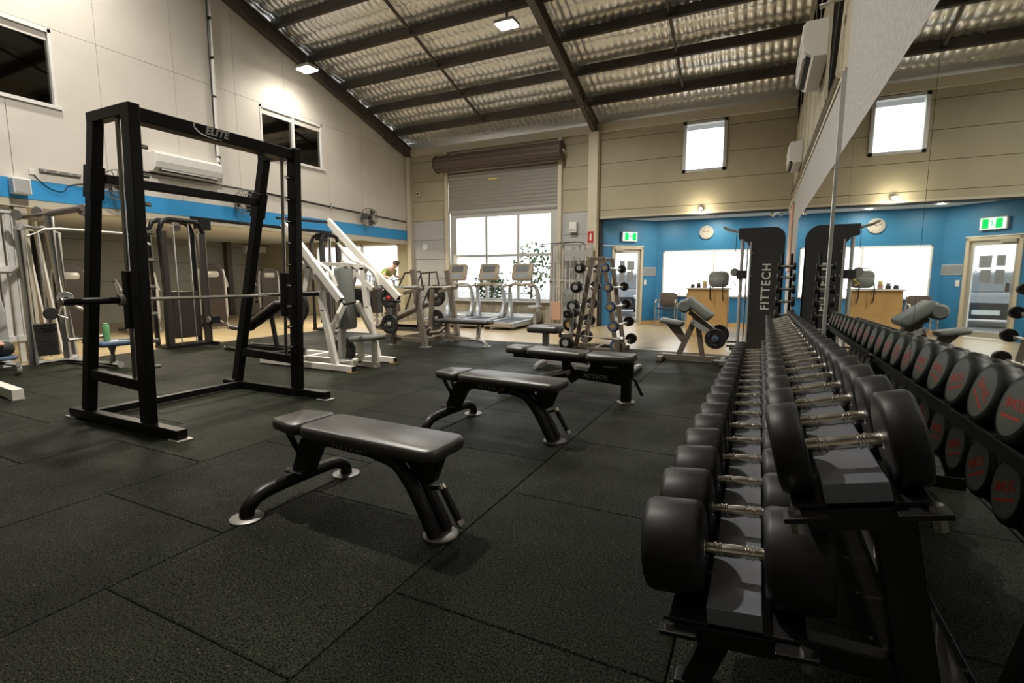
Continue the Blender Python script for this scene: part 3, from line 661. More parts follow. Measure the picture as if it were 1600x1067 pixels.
def dumbbell(label, p, tilt, R, hl, gl, group):
    """axis along x, tilted so that the wall end is higher; R radius, hl head length, gl handle length"""
    t = thing('dumbbell', label, 'dumbbell', p, 0, group); t.rotation_euler = (random.uniform(-.3, .3), -tilt, 0)
    inst('handle', handle_mesh(gl + .012), t)
    for s in (-1, 1):
        rot = (0, 0, 0) if s > 0 else (0, 0, PI)
        h = inst('head', HEAD, t, (s * gl / 2, 0, 0), rot, (hl, R, R))
        roll = random.uniform(-.5, .5) - t.rotation_euler[0]
        c = inst('end_cap', CAP, h, (1.002, 0, 0), (0, 0, 0), (.012 / 1, 1, 1))
        z = inst('end_lettering', ZTXT, h, (1.006, 0, .10), (0, 0, 0), (1, 1, 1))
        z.matrix_local = Matrix.Translation((1.006, 0, 0)) @ Matrix.Rotation(roll, 4, 'X') @ Matrix.Translation((0, 0, .08)) @ Matrix(((0, 0, 1, 0), (1, 0, 0, 0), (0, 1, 0, 0), (0, 0, 0, 1)))
        b = inst('end_stripe', PRINT_BAR, h); b.matrix_local = Matrix.Translation((1.006, 0, 0)) @ Matrix.Rotation(roll, 4, 'X') @ Matrix(((0, 0, 1, 0), (1, 0, 0, 0), (0, 1, 0, 0), (0, 0, 0, 1)))
    return t
ORD = ['nearest', 'second', 'third', 'fourth', 'fifth', 'sixth', 'seventh', 'eighth', 'ninth', 'tenth', 'eleventh', 'twelfth', 'thirteenth', 'fourteenth', 'fifteenth', 'sixteenth', 'seventeenth', 'eighteenth', 'nineteenth', 'twentieth', 'twenty-first', 'twenty-second', 'twenty-third']
def ordl(k, tier): return ('%s black round-head dumbbell on the %s tier, counted from the camera end' % (ORD[k], tier)) if k else 'black round-head dumbbell at the camera end of the %s tier' % tier
RK_Y0, RK_Y1 = 1.24, 6.0
tlo, tup = math.radians(6), math.radians(14)
lowy = [1.38]
for k in range(19): lowy.append(lowy[-1] + (.262 - .0022 * k))
lowy = [y for y in lowy if y < RK_Y1 - .1]
upy = [1.33]
for k in range(22): upy.append(upy[-1] + (.224 - .0012 * k))
upy = [y for y in upy if y < RK_Y1 - .1]
LO_P, UP_P = V((-.01, 0, .36)), V((.215, 0, .725))       # tier plate, centre line, top of the side flats
def tier(nm, P, tilt, par):
    ct, st = math.cos(tilt), math.sin(tilt); u = V((ct, 0, st)); n = V((-st, 0, ct))
    def strip(a0, a1, h0, h1, name, m):
        q = [P + u * a0 + n * h0, P + u * a1 + n * h0, P + u * a1 + n * h1, P + u * a0 + n * h1]
        ys = (RK_Y0, RK_Y1)
        return MB().hexa([q[0] + V((0, ys[0], 0)), q[1] + V((0, ys[0], 0)), q[1] + V((0, ys[1], 0)), q[0] + V((0, ys[1], 0)), q[3] + V((0, ys[0], 0)), q[2] + V((0, ys[0], 0)), q[2] + V((0, ys[1], 0)), q[3] + V((0, ys[1], 0))]).build(name, m, par, .003)
    w = .155 if nm == 'lower' else .13
    strip(-w, -.06, -.012, 0, 'tier_flat', K['black']); strip(.06, w, -.012, 0, 'tier_flat', K['black'])
    strip(-.062, .062, .0, .045, 'tier_ridge', mat('tray_grey', (.10, .105, .12), .45))
    strip(-.09, .09, -.06, -.012, 'tier_beam', K['black'])
    for Y in (RK_Y0 - .012, RK_Y1 - .04, (RK_Y0 + RK_Y1) / 2):
        c = P + n * -.012
        for s in (-1, 1):
            a0, a1 = sorted((s * (w + .018), s * (w - .07)))
            q = [c + u * a0 + n * -.012, c + u * a1 + n * -.012, c + u * a1, c + u * a0]
            bp = MB().hexa([v + V((0, Y - .03, 0)) for v in (q[0], q[1])] + [v + V((0, Y + .03, 0)) for v in (q[1], q[0])] + [v + V((0, Y - .03, 0)) for v in (q[3], q[2])] + [v + V((0, Y + .03, 0)) for v in (q[2], q[3])])
            b = bp.build('tier_bracket', K['black'], par, .002)
            e = c + u * (s * (w - .005)) + V((0, Y - .008, 0)); MB().cyl(e - n * .04, e + n * .013, .014, 6).build('bolt', K['chrome'], b)
    return u, n
def dumbbell_rack():
    t = thing('dumbbell_rack', 'long black two-tier dumbbell rack along the mirrored wall', 'rack', (.2, 3.6, 0)); bk = K['black']
    tier('lower', LO_P, tlo, t); tier('upper', UP_P, tup, t)
    for Y in (1.40, 3.62, 5.85):
        MB().beam((.43, Y, .02), (.30, Y, .70), .06, .085, (1, 0, 0)).build('rear_post', bk, t, .005)
        MB().beam((-.16, Y, .035), (.44, Y, .035), .06, .07).build('foot_beam', bk, t, .005)
        MB().beam((-.11, Y, .06), (-.02, Y, .31), .05, .07, (1, 0, 0)).build('front_leg', bk, t, .005)
        MB().beam((-.04, Y, .265), (.37, Y, .265), .05, .06).build('lower_arm', bk, t, .005)
    MB().bx(.38, .43, 1.44, 5.85, .08, .13).build('rear_stretcher', bk, t, .004)
    return t
dumbbell_rack()
for tiername, ys, P, tl in (('lower', lowy, LO_P, tlo), ('upper', upy, UP_P, tup)):
    n = len(ys); nv = V((-math.sin(tl), 0, math.cos(tl)))
    for k, y in enumerate(ys):
        f = k / (n - 1)
        if tiername == 'lower': R, hl, gl = .124 - .026 * f, .150 - .055 * f, .145
        else: R, hl, gl = .105 - .038 * f ** .8, .070 - .022 * f, .148
        c = P + nv * (R + .001); dumbbell(ordl(k, tiername), (c.x, y, c.z), tl, R, hl, gl, 'dumbbells on the %s tier' % tiername)
# upright dumbbell tree at the far end
def tree():
    Y = 7.0
    t = thing('dumbbell_tree', 'black upright dumbbell tree behind the far end of the long rack', 'rack', (.28, Y, 0)); bk = K['black']
    for s in (-1, 1):
        MB().beam((.28 + s * .05, Y, .03), (.28 + s * .05, Y, 1.50), .03, .06, (0, 1, 0)).build('upright', bk, t, .003)
    MB().bx(.10, .46, Y - .22, Y + .22, 0, .04).build('base_plate', bk, t, .005)
    zs = [.42, .60, .77, .93, 1.08, 1.22, 1.35]
    for k, z in enumerate(zs):
        for s in (-1, 1):
            MB().bx(.28 + s * .05 - .012, .28 + s * .05 + .012, Y - .12, Y - .03, z - .035, z - .022).build('saddle', bk, t)
        R = .074 - .005 * k
        dumbbell('%s small dumbbell from the top of the upright dumbbell tree' % ['bottom', 'sixth', 'fifth', 'fourth', 'third', 'second', 'top'][k] if k not in (0, 6) else '%s small dumbbell of the upright dumbbell tree' % ('lowest' if k == 0 else 'highest'),
                 (.28, Y - .09, z - .004), 0, R, .05 - .003 * k, .13, 'dumbbells on the upright tree')
tree()

# ================================================================ EQUIPMENT FURTHER BACK
def tb(t, name, pts, r, m, sub=0, n=10): return MB().tube(pts, r, n, sub=sub).build(name, m, t)
def bm(t, name, p, q, w, h, m, up=(0, 0, 1), bev=.004): return MB().beam(p, q, w, h, up).build(name, m, t, bev)
def disc(t, name, c, ax, r, th, m, n=24):
    c, a = V(c), V(ax).normalized(); return MB().lathe([(.001, -th / 2), (r * .93, -th / 2), (r, -th * .3), (r, th * .3), (r * .93, th / 2), (.001, th / 2)], c, a, n).build(name, m, t)
# ---------------- white chest press
def white_press():
    t = thing('chest_press', 'white plate-loaded lever press with tall grey back pad', 'weight machine', (-5.2, 5.2, 0)); w = K['wht']
    for Y in (4.80, 5.62):
        r = bm(t, 'base_rail', (-6.35, Y, .05), (-4.62, Y, .05), .075, .075, w)
        MB().bx(-4.62, -4.61, Y - .036, Y + .036, .016, .084).build('end_cap', K['blackm'], r)
        MB().bx(-4.70, -4.60, Y - .05, Y + .05, 0, .012).build('foot_plate', K['brass'], r)
        s = -1 if Y < 5 else 1
        bm(t, 'front_leg', (-4.93, Y, .08), (-5.10, Y, .80), .06, .085, w, (1, 0, 0)); bm(t, 'front_leg', (-5.10, Y, .78), (-5.16, Y, 1.36), .06, .085, w, (1, 0, 0))
        bm(t, 'rear_leg', (-5.72, Y, .08), (-5.30, Y, 1.36), .06, .085, w, (1, 0, 0))
        bm(t, 'seat_branch', (-5.03, Y, .45), (-5.02, Y - s * .30, .88), .05, .075, w)
        bm(t, 'top_link', (-5.38, Y, 1.38), (-5.10, Y, 1.36), .06, .08, w)
    for k, (Y, a, b) in enumerate(((4.80, (-5.67, 1.92), (-4.72, .93)), (5.62, (-5.87, 2.06), (-4.58, .93)))):
        s = -1 if k == 0 else 1
        ar = bm(t, 'lever_arm', (a[0], Y + s * .07, a[1]), (b[0], Y + s * .07, b[1]), .06, .095, w, (1, 0, 0))
        tb(ar, 'grip', [(b[0], Y + s * .07, b[1]), (b[0] + .03, Y + s * .05, b[1] - .05), (b[0] + .02, Y - s * .16, b[1] - .03)], .018, K['rub'])
        ar2 = bm(t, 'link_arm', (-5.55, Y + s * .0, 1.46), (-4.98, Y + s * .0, 1.05), .05, .07, w, (1, 0, 0))
        disc(ar, 'pivot', (-5.16, Y + s * .04, 1.34), (0, 1, 0), .05, .05, K['machg'])
        tb(ar2, 'curved_arm', [(-5.62, Y, 1.72), (-5.40, Y, 1.50), (-5.15, Y, 1.40), (-4.95, Y, 1.28), (-4.86, Y, 1.10)], .026, w, 4)
        tb(t, 'plate_horn', [(-5.42, Y + s * .05, .84), (-5.42, Y + s * .26, .84)], .024, K['chrome'])
    bm(t, 'arm_crossbar', (-5.80, 4.73, 2.00), (-5.87, 5.69, 2.04), .035, .035, K['blackm'])
    bm(t, 'frame_crossbar', (-5.34, 4.83, 1.40), (-5.34, 5.59, 1.40), .05, .05, w)
    for X, z in ((-5.9, .05), (-5.05, .05)): bm(t, 'base_crossbar', (X, 4.84, z), (X, 5.58, z), .07, .07, w)
    bm(t, 'centre_post', (-5.22, 5.2, .08), (-5.12, 5.2, 1.38), .07, .09, K['machg'], (1, 0, 0))
    MB().pad(.86, .30, .09, .06, (-5.055, 5.2, .94), u=(-.06, 0, 1), v=(0, 1, 0), e=.03).build('back_pad', K['vinyl_g'], t)
    MB().pad(.46, .32, .07, .06, (-4.72, 5.2, .37), u=(1, 0, .1), e=.03, W2=.26).build('seat_pad', K['vinyl_g'], t)
    bm(t, 'seat_post', (-4.86, 5.2, .05), (-4.86, 5.2, .37), .07, .07, w); bm(t, 'seat_strut', (-4.62, 5.2, .06), (-4.62, 5.2, .37), .06, .06, w)
    bm(t, 'base_spine', (-5.86, 5.2, .05), (-4.56, 5.2, .05), .07, .07, w)
white_press()
plate('dark plate on the camera side of the white press, behind the smith upright', .22, (-5.42, 4.64, .84), 0, 'plates on the white press')
plate('dark plate on the far side of the white press, outer one', .22, (-5.42, 5.84, .84), 0, 'plates on the white press', K['red'])
plate('dark plate on the far side of the white press, inner one', .22, (-5.42, 5.75, .84), 0, 'plates on the white press')
plate('dark plate standing on the floor behind the white press seat', .18, (-5.36, 5.40, .18), math.radians(12), 'plates on the white press')
# ---------------- incline bench by the left opening
def incline():
    t = thing('incline_bench', 'black incline bench between the smith machine and the white press', 'bench', (-7.7, 5.7, 0)); Y = 5.7
    MB().pad(.95, .28, .07, .05, (-7.36, Y, .58), u=(1, 0, .52), e=.025).build('back_pad', K['vinyl'], t)
    MB().pad(.36, .30, .07, .06, (-8.0, Y, .33), u=(1, 0, -.06), e=.025).build('seat_pad', K['vinyl'], t)
    bm(t, 'back_rail', (-7.80, Y, .34), (-6.98, Y, .76), .06, .06, K['black'])
    bm(t, 'seat_post', (-8.0, Y, .06), (-7.92, Y, .33), .06, .06, K['black'])
    bm(t, 'support_post', (-7.15, Y, .06), (-7.25, Y, .60), .05, .06, K['black'], (1, 0, 0))
    tb(t, 'base_loop', [(-8.1, Y - .25, .035), (-7.6, Y - .3, .035), (-6.9, Y - .3, .035), (-6.8, Y, .035), (-6.9, Y + .3, .035), (-7.6, Y + .3, .035), (-8.1, Y + .25, .035)], .032, K['black'], 4)
    bm(t, 'base_beam', (-8.1, Y, .04), (-6.82, Y, .04), .06, .07, K['black'])
    for s in (-1, 1): disc(t, 'end_cap', (-8.11, Y + s * .25, .035), (1, 0, 0), .036, .02, K['chrome'])
incline()

# ---------------- olympic bench press
def bench_press():
    t = thing('bench_press', 'bronze-grey bench press with uprights, plate horns and a padded bench', 'weight bench', (-5.0, 7.7, 0)); m = K['champagne']
    for Y in (7.20, 8.28):
        s = -1 if Y < 7.5 else 1
        u = bm(t, 'upright', (-5.24, Y, .02), (-5.47, Y, 1.36), .07, .10, m, (1, 0, 0))
        MB().bx(-5.32, -5.14, Y - .06, Y + .06, 0, .014).build('foot_plate', K['steelg'], t)
        bm(u, 'bar_hook', (-5.40, Y, 1.0), (-5.26, Y, 1.03), .05, .05, m); bm(u, 'hook_lip', (-5.27, Y, 1.0), (-5.25, Y, 1.10), .04, .03, m, (1, 0, 0))
        bm(t, 'spotter_arm', (-5.40, Y - s * .0, 1.01), (-5.68, Y, .94), .05, .06, m)
        bm(t, 'storage_post', (-5.93, Y + s * .02, .02), (-5.84, Y + s * .02, 1.0), .06, .08, m, (1, 0, 0))
        MB().bx(-6.02, -5.86, Y + s * .02 - .05, Y + s * .02 + .05, 0, .012).build('foot_plate', K['steelg'], t)
        bm(t, 'base_rail', (-5.90, Y, .12), (-5.26, Y, .12), .06, .08, m)
        for z in (.86, .40): tb(t, 'plate_horn', [(-5.87, Y + s * .06, z), (-5.87, Y + s * .30, z)], .023, K['chrome'])
    bm(t, 'cross_beam', (-5.28, 7.24, .12), (-5.28, 8.24, .12), .07, .08, m); bm(t, 'cross_beam', (-5.88, 7.24, .12), (-5.88, 8.24, .12), .06, .08, m)
    MB().pad(1.05, .30, .075, .06, (-4.72, 7.72, .40), e=.03).build('bench_pad', K['vinyl'], t)
    bm(t, 'bench_beam', (-5.28, 7.72, .14), (-4.62, 7.72, .11), .06, .07, m)
    bm(t, 'bench_post', (-5.12, 7.72, .14), (-5.12, 7.72, .41), .06, .08, m); bm(t, 'bench_post', (-4.47, 7.72, .12), (-4.44, 7.72, .41), .05, .07, K['steelg'])
    tb(t, 'front_foot', [(-5.0, 7.72, .13), (-4.55, 7.72, .12), (-4.36, 7.72, .09), (-4.28, 7.72, .01)], .032, K['steelg'], 5)
    disc(t, 'foot_disc', (-4.28, 7.72, .007), (0, 0, 1), .07, .014, K['alu'])
    tb(t, 'spotter_step', [(-5.30, 7.45, .32), (-5.45, 7.5, .2), (-5.6, 7.72, .18), (-5.45, 7.95, .2), (-5.30, 8.0, .32)], .03, m, 4)
bench_press()
def barbell(label, X, y0, y1, z):
    t = thing('barbell', label, 'barbell', (X, (y0 + y1) / 2, z))
    MB().cyl((X, y0 + .36, z), (X, y1 - .36, z), .0145, 14).build('shaft', K['chrome'], t)
    for s, a, b in ((0, y0, y0 + .36), (1, y1 - .36, y1)):
        MB().cyl((X, a, z), (X, b, z), .025, 16).build('sleeve', K['steelg'], t)
        q = b if s == 0 else a; MB().cyl((X, q - .015, z), (X, q + .015, z), .038, 18).build('collar', K['steelg'], t)
barbell('chrome barbell resting on the hooks of the bench press', -5.325, 6.72, 8.76, 1.055)
for k, (Y, z, r, lab, hub) in enumerate(((7.02, .86, .18, 'upper plate on the near storage post of the bench press, red hub', K['red']), (7.02, .40, .18, 'lower plate on the near storage post of the bench press', None),
                                   (8.47, .86, .22, 'large upper plate on the far storage post of the bench press', None), (8.52, .86, .18, 'smaller upper plate outside the large one on the far bench press post', K['red']), (8.47, .40, .18, 'lower plate on the far storage post of the bench press', None))):
    plate(lab, r, (-5.87, Y, z), 0, 'plates on the bench press', hub)

# ---------------- roman chair / sit-up bench
def situp():
    Y = 6.4
    t = thing('leg_curl_bench', 'dark padded bench on silver feet with long horizontal tube and foam rollers', 'weight bench', (-2.2, Y, 0)); m = K['champagne']
    MB().pad(.46, .30, .09, .05, (-2.63, Y, .465), e=.03).build('seat_pad', K['vinyl'], t)
    bm(t, 'seat_post', (-2.62, Y, .06), (-2.62, Y, .465), .08, .07, K['steelg'])
    tb(t, 'long_tube', [(-2.42, Y, .46), (-1.55, Y, .42)], .028, m); disc(t, 'tube_cap', (-1.55, Y, .42), (1, 0, 0), .04, .05, K['chrome'])
    bm(t, 'tube_saddle', (-2.42, Y, .43), (-2.2, Y, .45), .06, .05, m)
    bm(t, 'roller_post', (-2.25, Y, .43), (-2.25, Y, .74), .05, .05, K['steelg'])
    MB().cyl((-2.25, Y - .2, .74), (-2.25, Y + .2, .74), .014, 12).build('roller_axle', K['chrome'], t)
    for s in (-1, 1): MB().lathe([(.015, -.08), (.05, -.08), (.058, -.06), (.058, .06), (.05, .08), (.015, .08)], (-2.25, Y + s * .12, .74), (0, 1, 0), 20).build('foam_roller', K['rub'], t)
    bm(t, 'base_beam', (-2.62, Y, .06), (-1.36, Y, .06), .06, .07, K['steelg'])
    bm(t, 'rear_post', (-1.62, Y, .08), (-1.62, Y, .42), .06, .06, m)
    for X in (-2.64, -1.38):
        tb(t, 'foot_tube', [(X, Y - .30, .025), (X, Y - .2, .05), (X, Y, .055), (X, Y + .2, .05), (X, Y + .30, .025)], .036, K['steelg'], 4)
        for s in (-1, 1): disc(t, 'foot_cap', (X, Y + s * .31, .03), (0, 1, 0), .03, .03, K['alu'])
situp()

# ---------------- barbell rack with fixed barbells
def barbell_rack():
    t = thing('barbell_rack', 'bronze A-frame rack holding two columns of fixed barbells', 'rack', (-2.4, 8.33, 0)); m = K['champagne']
    for Y in (8.08, 8.58):
        for s, xt, xb in ((-1, -2.50, -2.76), (1, -2.30, -2.06)):
            l = bm(t, 'leg', (xb, Y, .03), (xt, Y, 1.52), .05, .07, m, (1, 0, 0))
            for k in range(5):
                z = 1.37 - .305 * k; X = xb + (xt - xb) * (z - .03) / 1.49 + s * .05
                bm(l, 'cradle', (X - s * .02, Y, z - .026), (X + s * .07, Y, z - .026), .02, .014, K['steelg']); bm(l, 'cradle_lip', (X + s * .068, Y, z - .03), (X + s * .074, Y, z + .012), .02, .01, K['steelg'], (1, 0, 0))
        bm(t, 'top_bar', (-2.53, Y, 1.53), (-2.27, Y, 1.53), .05, .05, m)
        bm(t, 'base_bar', (-2.86, Y, .03), (-1.96, Y, .03), .06, .055, m)
    bm(t, 'base_spine', (-2.41, 8.1, .04), (-2.41, 8.56, .04), .06, .06, m)
    bm(t, 'top_spine', (-2.40, 8.1, 1.53), (-2.40, 8.56, 1.53), .04, .04, m)
barbell_rack()
def fixed_barbell(label, X, z, r, cap, ring, group):
    y0, y1 = 7.80, 8.86
    t = thing('fixed_barbell', label, 'barbell', (X, 8.33, z), 0, group)
    MB().cyl((X, y0 + .06, z), (X, y1 - .06, z), .014, 12).build('shaft', K['chrome'], t)
    for s, y in ((-1, y0), (1, y1)):
        h = MB().lathe([(.001, -.06), (r * .8, -.06), (r * .95, -.05), (r, -.03), (r, .05), (r * .93, .06), (.001, .06)], (X, y, z), (0, -s, 0), 28).build('head', K['rub'], t)
        MB().lathe([(.001, 0), (r * .46, 0), (r * .46, .006), (.001, .006)], (X, y + s * .06, z), (0, s, 0), 20).build('end_cap', cap, h)
        if ring: MB().lathe([(r * .5, 0), (r * .86, 0), (r * .82, .005), (r * .52, .005)], (X, y + s * .06, z), (0, s, 0), 28).build('end_ring', ring, h)
OT = ['top', 'second from the top', 'middle', 'second from the bottom', 'bottom']
for k in range(5):
    z = 1.37 - .305 * k; f = (z - .03) / 1.49
    fixed_barbell('%s fixed barbell in the black-ended left column of the A-frame rack' % OT[k], -2.76 + .26 * f - .085, z, .084 + .009 * k, K['steelg'] if k != 3 else K['brass'], None, 'fixed barbells in the left column')
    fixed_barbell('%s fixed barbell in the blue-ringed right column of the A-frame rack' % OT[k], -2.06 - .24 * f + .085, z, .068 + .007 * k, K['brass'], K['bluecap'], 'fixed barbells in the right column')

# ---------------- preacher curl
def preacher():
    Y = 7.72
    t = thing('preacher_bench', 'grey preacher curl bench with sloped arm pad beside the dumbbell rack', 'weight bench', (-.8, Y, 0)); m = K['champagne']
    bm(t, 'base_beam', (-1.32, Y, .05), (-.45, Y, .05), .07, .07, m)
    for X in (-1.27, -.42): bm(t, 'foot_bar', (X, Y - .26, .035), (X, Y + .26, .035), .07, .06, m)
    tb(t, 'front_loop', [(-.55, Y - .24, .06), (-.38, Y - .24, .06), (-.30, Y - .15, .06), (-.30, Y + .15, .06), (-.38, Y + .24, .06), (-.55, Y + .24, .06)], .022, K['steelg'], 3)
    MB().pad(.34, .26, .07, .06, (-1.15, Y, .53), u=(1, 0, -.18), e=.03).build('seat_pad', K['vinyl_g'], t)
    MB().prism([(-1.22, .53), (-1.02, .50), (-.92, .30), (-.99, .26)], (0, Y + .03, 0), (1, 0, 0), (0, 0, 1), .06).build('seat_bracket', m, t, .006)
    bm(t, 'main_post', (-1.03, Y, .08), (-.80, Y, .66), .06, .08, m, (1, 0, 0)); bm(t, 'front_post', (-.70, Y, .08), (-.78, Y, .56), .06, .07, m, (1, 0, 0))
    MB().pad(.44, .56, .10, .05, (-.80, Y, .735), u=(.78, 0, -.62), v=(0, 1, 0), e=.04).build('arm_pad', K['vinyl_g'], t)
    MB().lathe([(.001, -.28), (.07, -.28), (.095, -.25), (.095, .25), (.07, .28), (.001, .28)], (-.945, Y, .815), (0, 1, 0), 24).build('pad_roll', K['vinyl_g'], t)
    bm(t, 'pad_frame', (-.90, Y, .72), (-.55, Y, .46), .10, .06, m)
    bm(t, 'lever_arm', (-.84, Y - .2, .60), (-.50, Y - .2, .38), .05, .07, K['machg']); bm(t, 'lever_arm', (-.84, Y + .2, .60), (-.50, Y + .2, .38), .05, .07, K['machg'])
    MB().cyl((-.84, Y - .24, .60), (-.84, Y + .24, .60), .02, 12).build('pivot_shaft', K['steelg'], t)
    MB().cyl((-.51, Y - .42, .38), (-.51, Y + .42, .38), .022, 12).build('plate_shaft', K['chrome'], t)
preacher()
plate('dark plate on the camera side of the preacher bench lever', .14, (-.51, 7.38, .38), 0, 'plates on the preacher bench', K['bluecap'])
plate('dark plate on the far side of the preacher bench lever', .14, (-.51, 8.06, .38), 0, 'plates on the preacher bench')

# ---------------- black cable tower
def tower():
    t = thing('cable_tower', 'tall black cable tower with vertical lettering at the end of the mirrored wall', 'weight machine', (.05, 9.4, 0)); bk = K['blackm']
    out = [(-.17, .02), (.33, .02), (.33, 1.86)] + [(.33 - .17 + .17 * math.cos(a), 1.86 + .17 * math.sin(a)) for a in (.4, .8, 1.2, PI / 2)] + [(-.36, 2.03), (-.36, 1.86), (-.26, 1.84), (-.17, 1.72)]
    MB().prism(out, (0, 9.30, 0), (1, 0, 0), (0, 0, 1), .05).build('front_shroud', bk, t, .006)
    MB().prism(out, (0, 9.72, 0), (1, 0, 0), (0, 0, 1), .05).build('rear_shroud', bk, t, .006)
    MB().bx(-.10, .30, 9.302, 9.668, .30, 1.30).build('weight_stack', K['iron'], t, .005)
    MB().bx(-.18, -.155, 9.24, 9.31, .02, 1.80).build('edge_strip', K['steelg'], t, .003)
    for z in (1.62, 1.25, .95, .62, .35): MB().cyl((-.13, 9.25, z), (-.13, 9.243, z), .012, 8).build('bolt', K['chrome'], t)
    MB().cyl((-.30, 9.45, .02), (-.30, 9.45, 1.86), .028, 16).build('guide_column', K['steelg'], t); MB().cyl((-.22, 9.55, .02), (-.22, 9.55, 1.86), .012, 12).build('guide_rod', K['chrome'], t)
    c = MB().bx(-.37, -.22, 9.39, 9.51, 1.20, 1.34).build('carriage', bk, t, .01)
    disc(c, 'pulley', (-.40, 9.45, 1.31), (0, 1, 0), .07, .03, K['pulley']); tb(c, 'handle', [(-.34, 9.40, 1.2), (-.42, 9.40, 1.12), (-.36, 9.40, 1.1)], .014, K['yel'])
    bm(t, 'top_arm', (-.36, 9.4, 1.98), (-.52, 9.4, 2.02), .05, .04, K['steelg'])
    for s in (-1, 1): tb(t, 'pull_up_grip', [(-.40, 9.4 + s * .05, 1.98), (-.52, 9.4 + s * .12, 2.02), (-.60, 9.4 + s * .14, 2.06)], .018, K['steelg'])
    tb(t, 'cable', [(-.40, 9.45, 1.95), (-.40, 9.45, 1.38)], .004, bk)
    MB().bx(-.42, .34, 9.28, 9.74, 0, .03).build('base_plate', bk, t, .006)
    for z in (.12, .3): bm(t, 'step_bar', (-.46, 9.2, z * .4 + .02), (-.18, 9.2, z * .4 + .02), .04, .03, K['blackm'])
    lt = text_mesh('FITTECH', .178, mat('silver_logo', (.55, .53, .48), .4), .001, .003, 0, 1.15)
    put_text('vertical_lettering', lt, t, (.09, 9.249, 1.07), (0, 0, 1), (-1, 0, 0))
tower()

# ---------------- treadmills
def treadmill(label, X):
    t = thing('treadmill', label, 'treadmill', (X, 11.3, 0), 0, 'treadmills facing the window'); L = dict(local=True)
    sv = K['tmsilver']
    MB().prism([(-.82, .06), (.70, .06), (.70, .20), (-.80, .17)], (-.39, 0, 0), (0, 1, 0), (0, 0, 1), .10).build('side_rail', sv, t, .01, **L)
    MB().prism([(-.82, .06), (.70, .06), (.70, .20), (-.80, .17)], (.29, 0, 0), (0, 1, 0), (0, 0, 1), .10).build('side_rail', sv, t, .01, **L)
    MB().prism([(-.80, .08), (.66, .08), (.66, .17), (-.80, .145)], (-.29, 0, 0), (0, 1, 0), (0, 0, 1), .58).build('belt', K['belt'], t, .01, **L)
    MB().bx(-.37, .37, -.86, -.81, .06, .16).build('rear_roller_guard', K['console'], t, .015, **L)
    MB().pad(.46, .78, .22, .12, (0, .80, .06), u=(0, 1, 0), v=(-1, 0, 0), e=.09).build('motor_hood', sv, t, **L)
    for s in (-1, 1):
        for Y in (-.74, .72): MB().bx(s * .33 - .04, s * .33 + .04, Y - .05, Y + .05, 0, .07).build('foot', K['blackm'], t, **L)
        MB().tube([(s * .36, .44, .16), (s * .385, .60, .34), (s * .40, .66, .62), (s * .395, .62, .88), (s * .35, .55, 1.02)], [.075, .045], 12, sub=5).build('upright', sv, t, **L)
        MB().tube([(s * .36, .57, 1.0), (s * .355, .40, 1.03), (s * .345, .15, 1.0)], .026, 10, sub=4).build('handrail', K['console'], t, **L)
    MB().tube([(-.36, .56, 1.03), (-.2, .50, 1.06), (0, .48, 1.04), (.2, .50, 1.06), (.36, .56, 1.03)], .036, 10, sub=4).build('crossbar', K['console'], t, **L)
    MB().tube([(-.1, .52, 1.05), (-.02, .54, 1.13), (0, .56, 1.22)], .03, 8, sub=3).build('console_neck', sv, t, **L)
    c = MB().pad(.46, .58, .08, .07, (0, .60, 1.36), u=(0, .28, .96), v=(-1, 0, 0), e=.03).build('console', K['console'], t, **L)
    # the face that looks towards the runner
    n = V((0, -.96, .28)); u = V((0, .28, .96)); f0 = V((0, .60, 1.36)) + n * .0
    nn = u.cross(V((-1, 0, 0))).normalized(); f0 = V((0, .60, 1.36)) + nn * (.082 if nn.y < 0 else -.004)
    sg = nn if nn.y < 0 else -nn
    q = [f0 + V((x, 0, 0)) + u * z for x, z in ((-.18, .0), (.18, .0), (.18, .17), (-.18, .17))]
    MB().hexa(q + [p + sg * .004 for p in q]).build('screen', K['screen'], c, **L)
    q = [f0 + V((x, 0, 0)) + u * z for x, z in ((-.17, -.16), (.17, -.16), (.17, -.04), (-.17, -.04))]
    MB().hexa(q + [p + sg * .004 for p in q]).build('keypad', K['papert'], c, **L)
    return t
treadmill('silver treadmill nearest the cable station, right-hand one of three at the window', -5.52)
treadmill('middle silver treadmill of the three facing the window', -6.50)
treadmill('silver treadmill behind the bench press, left-hand one of three at the window', -7.48)

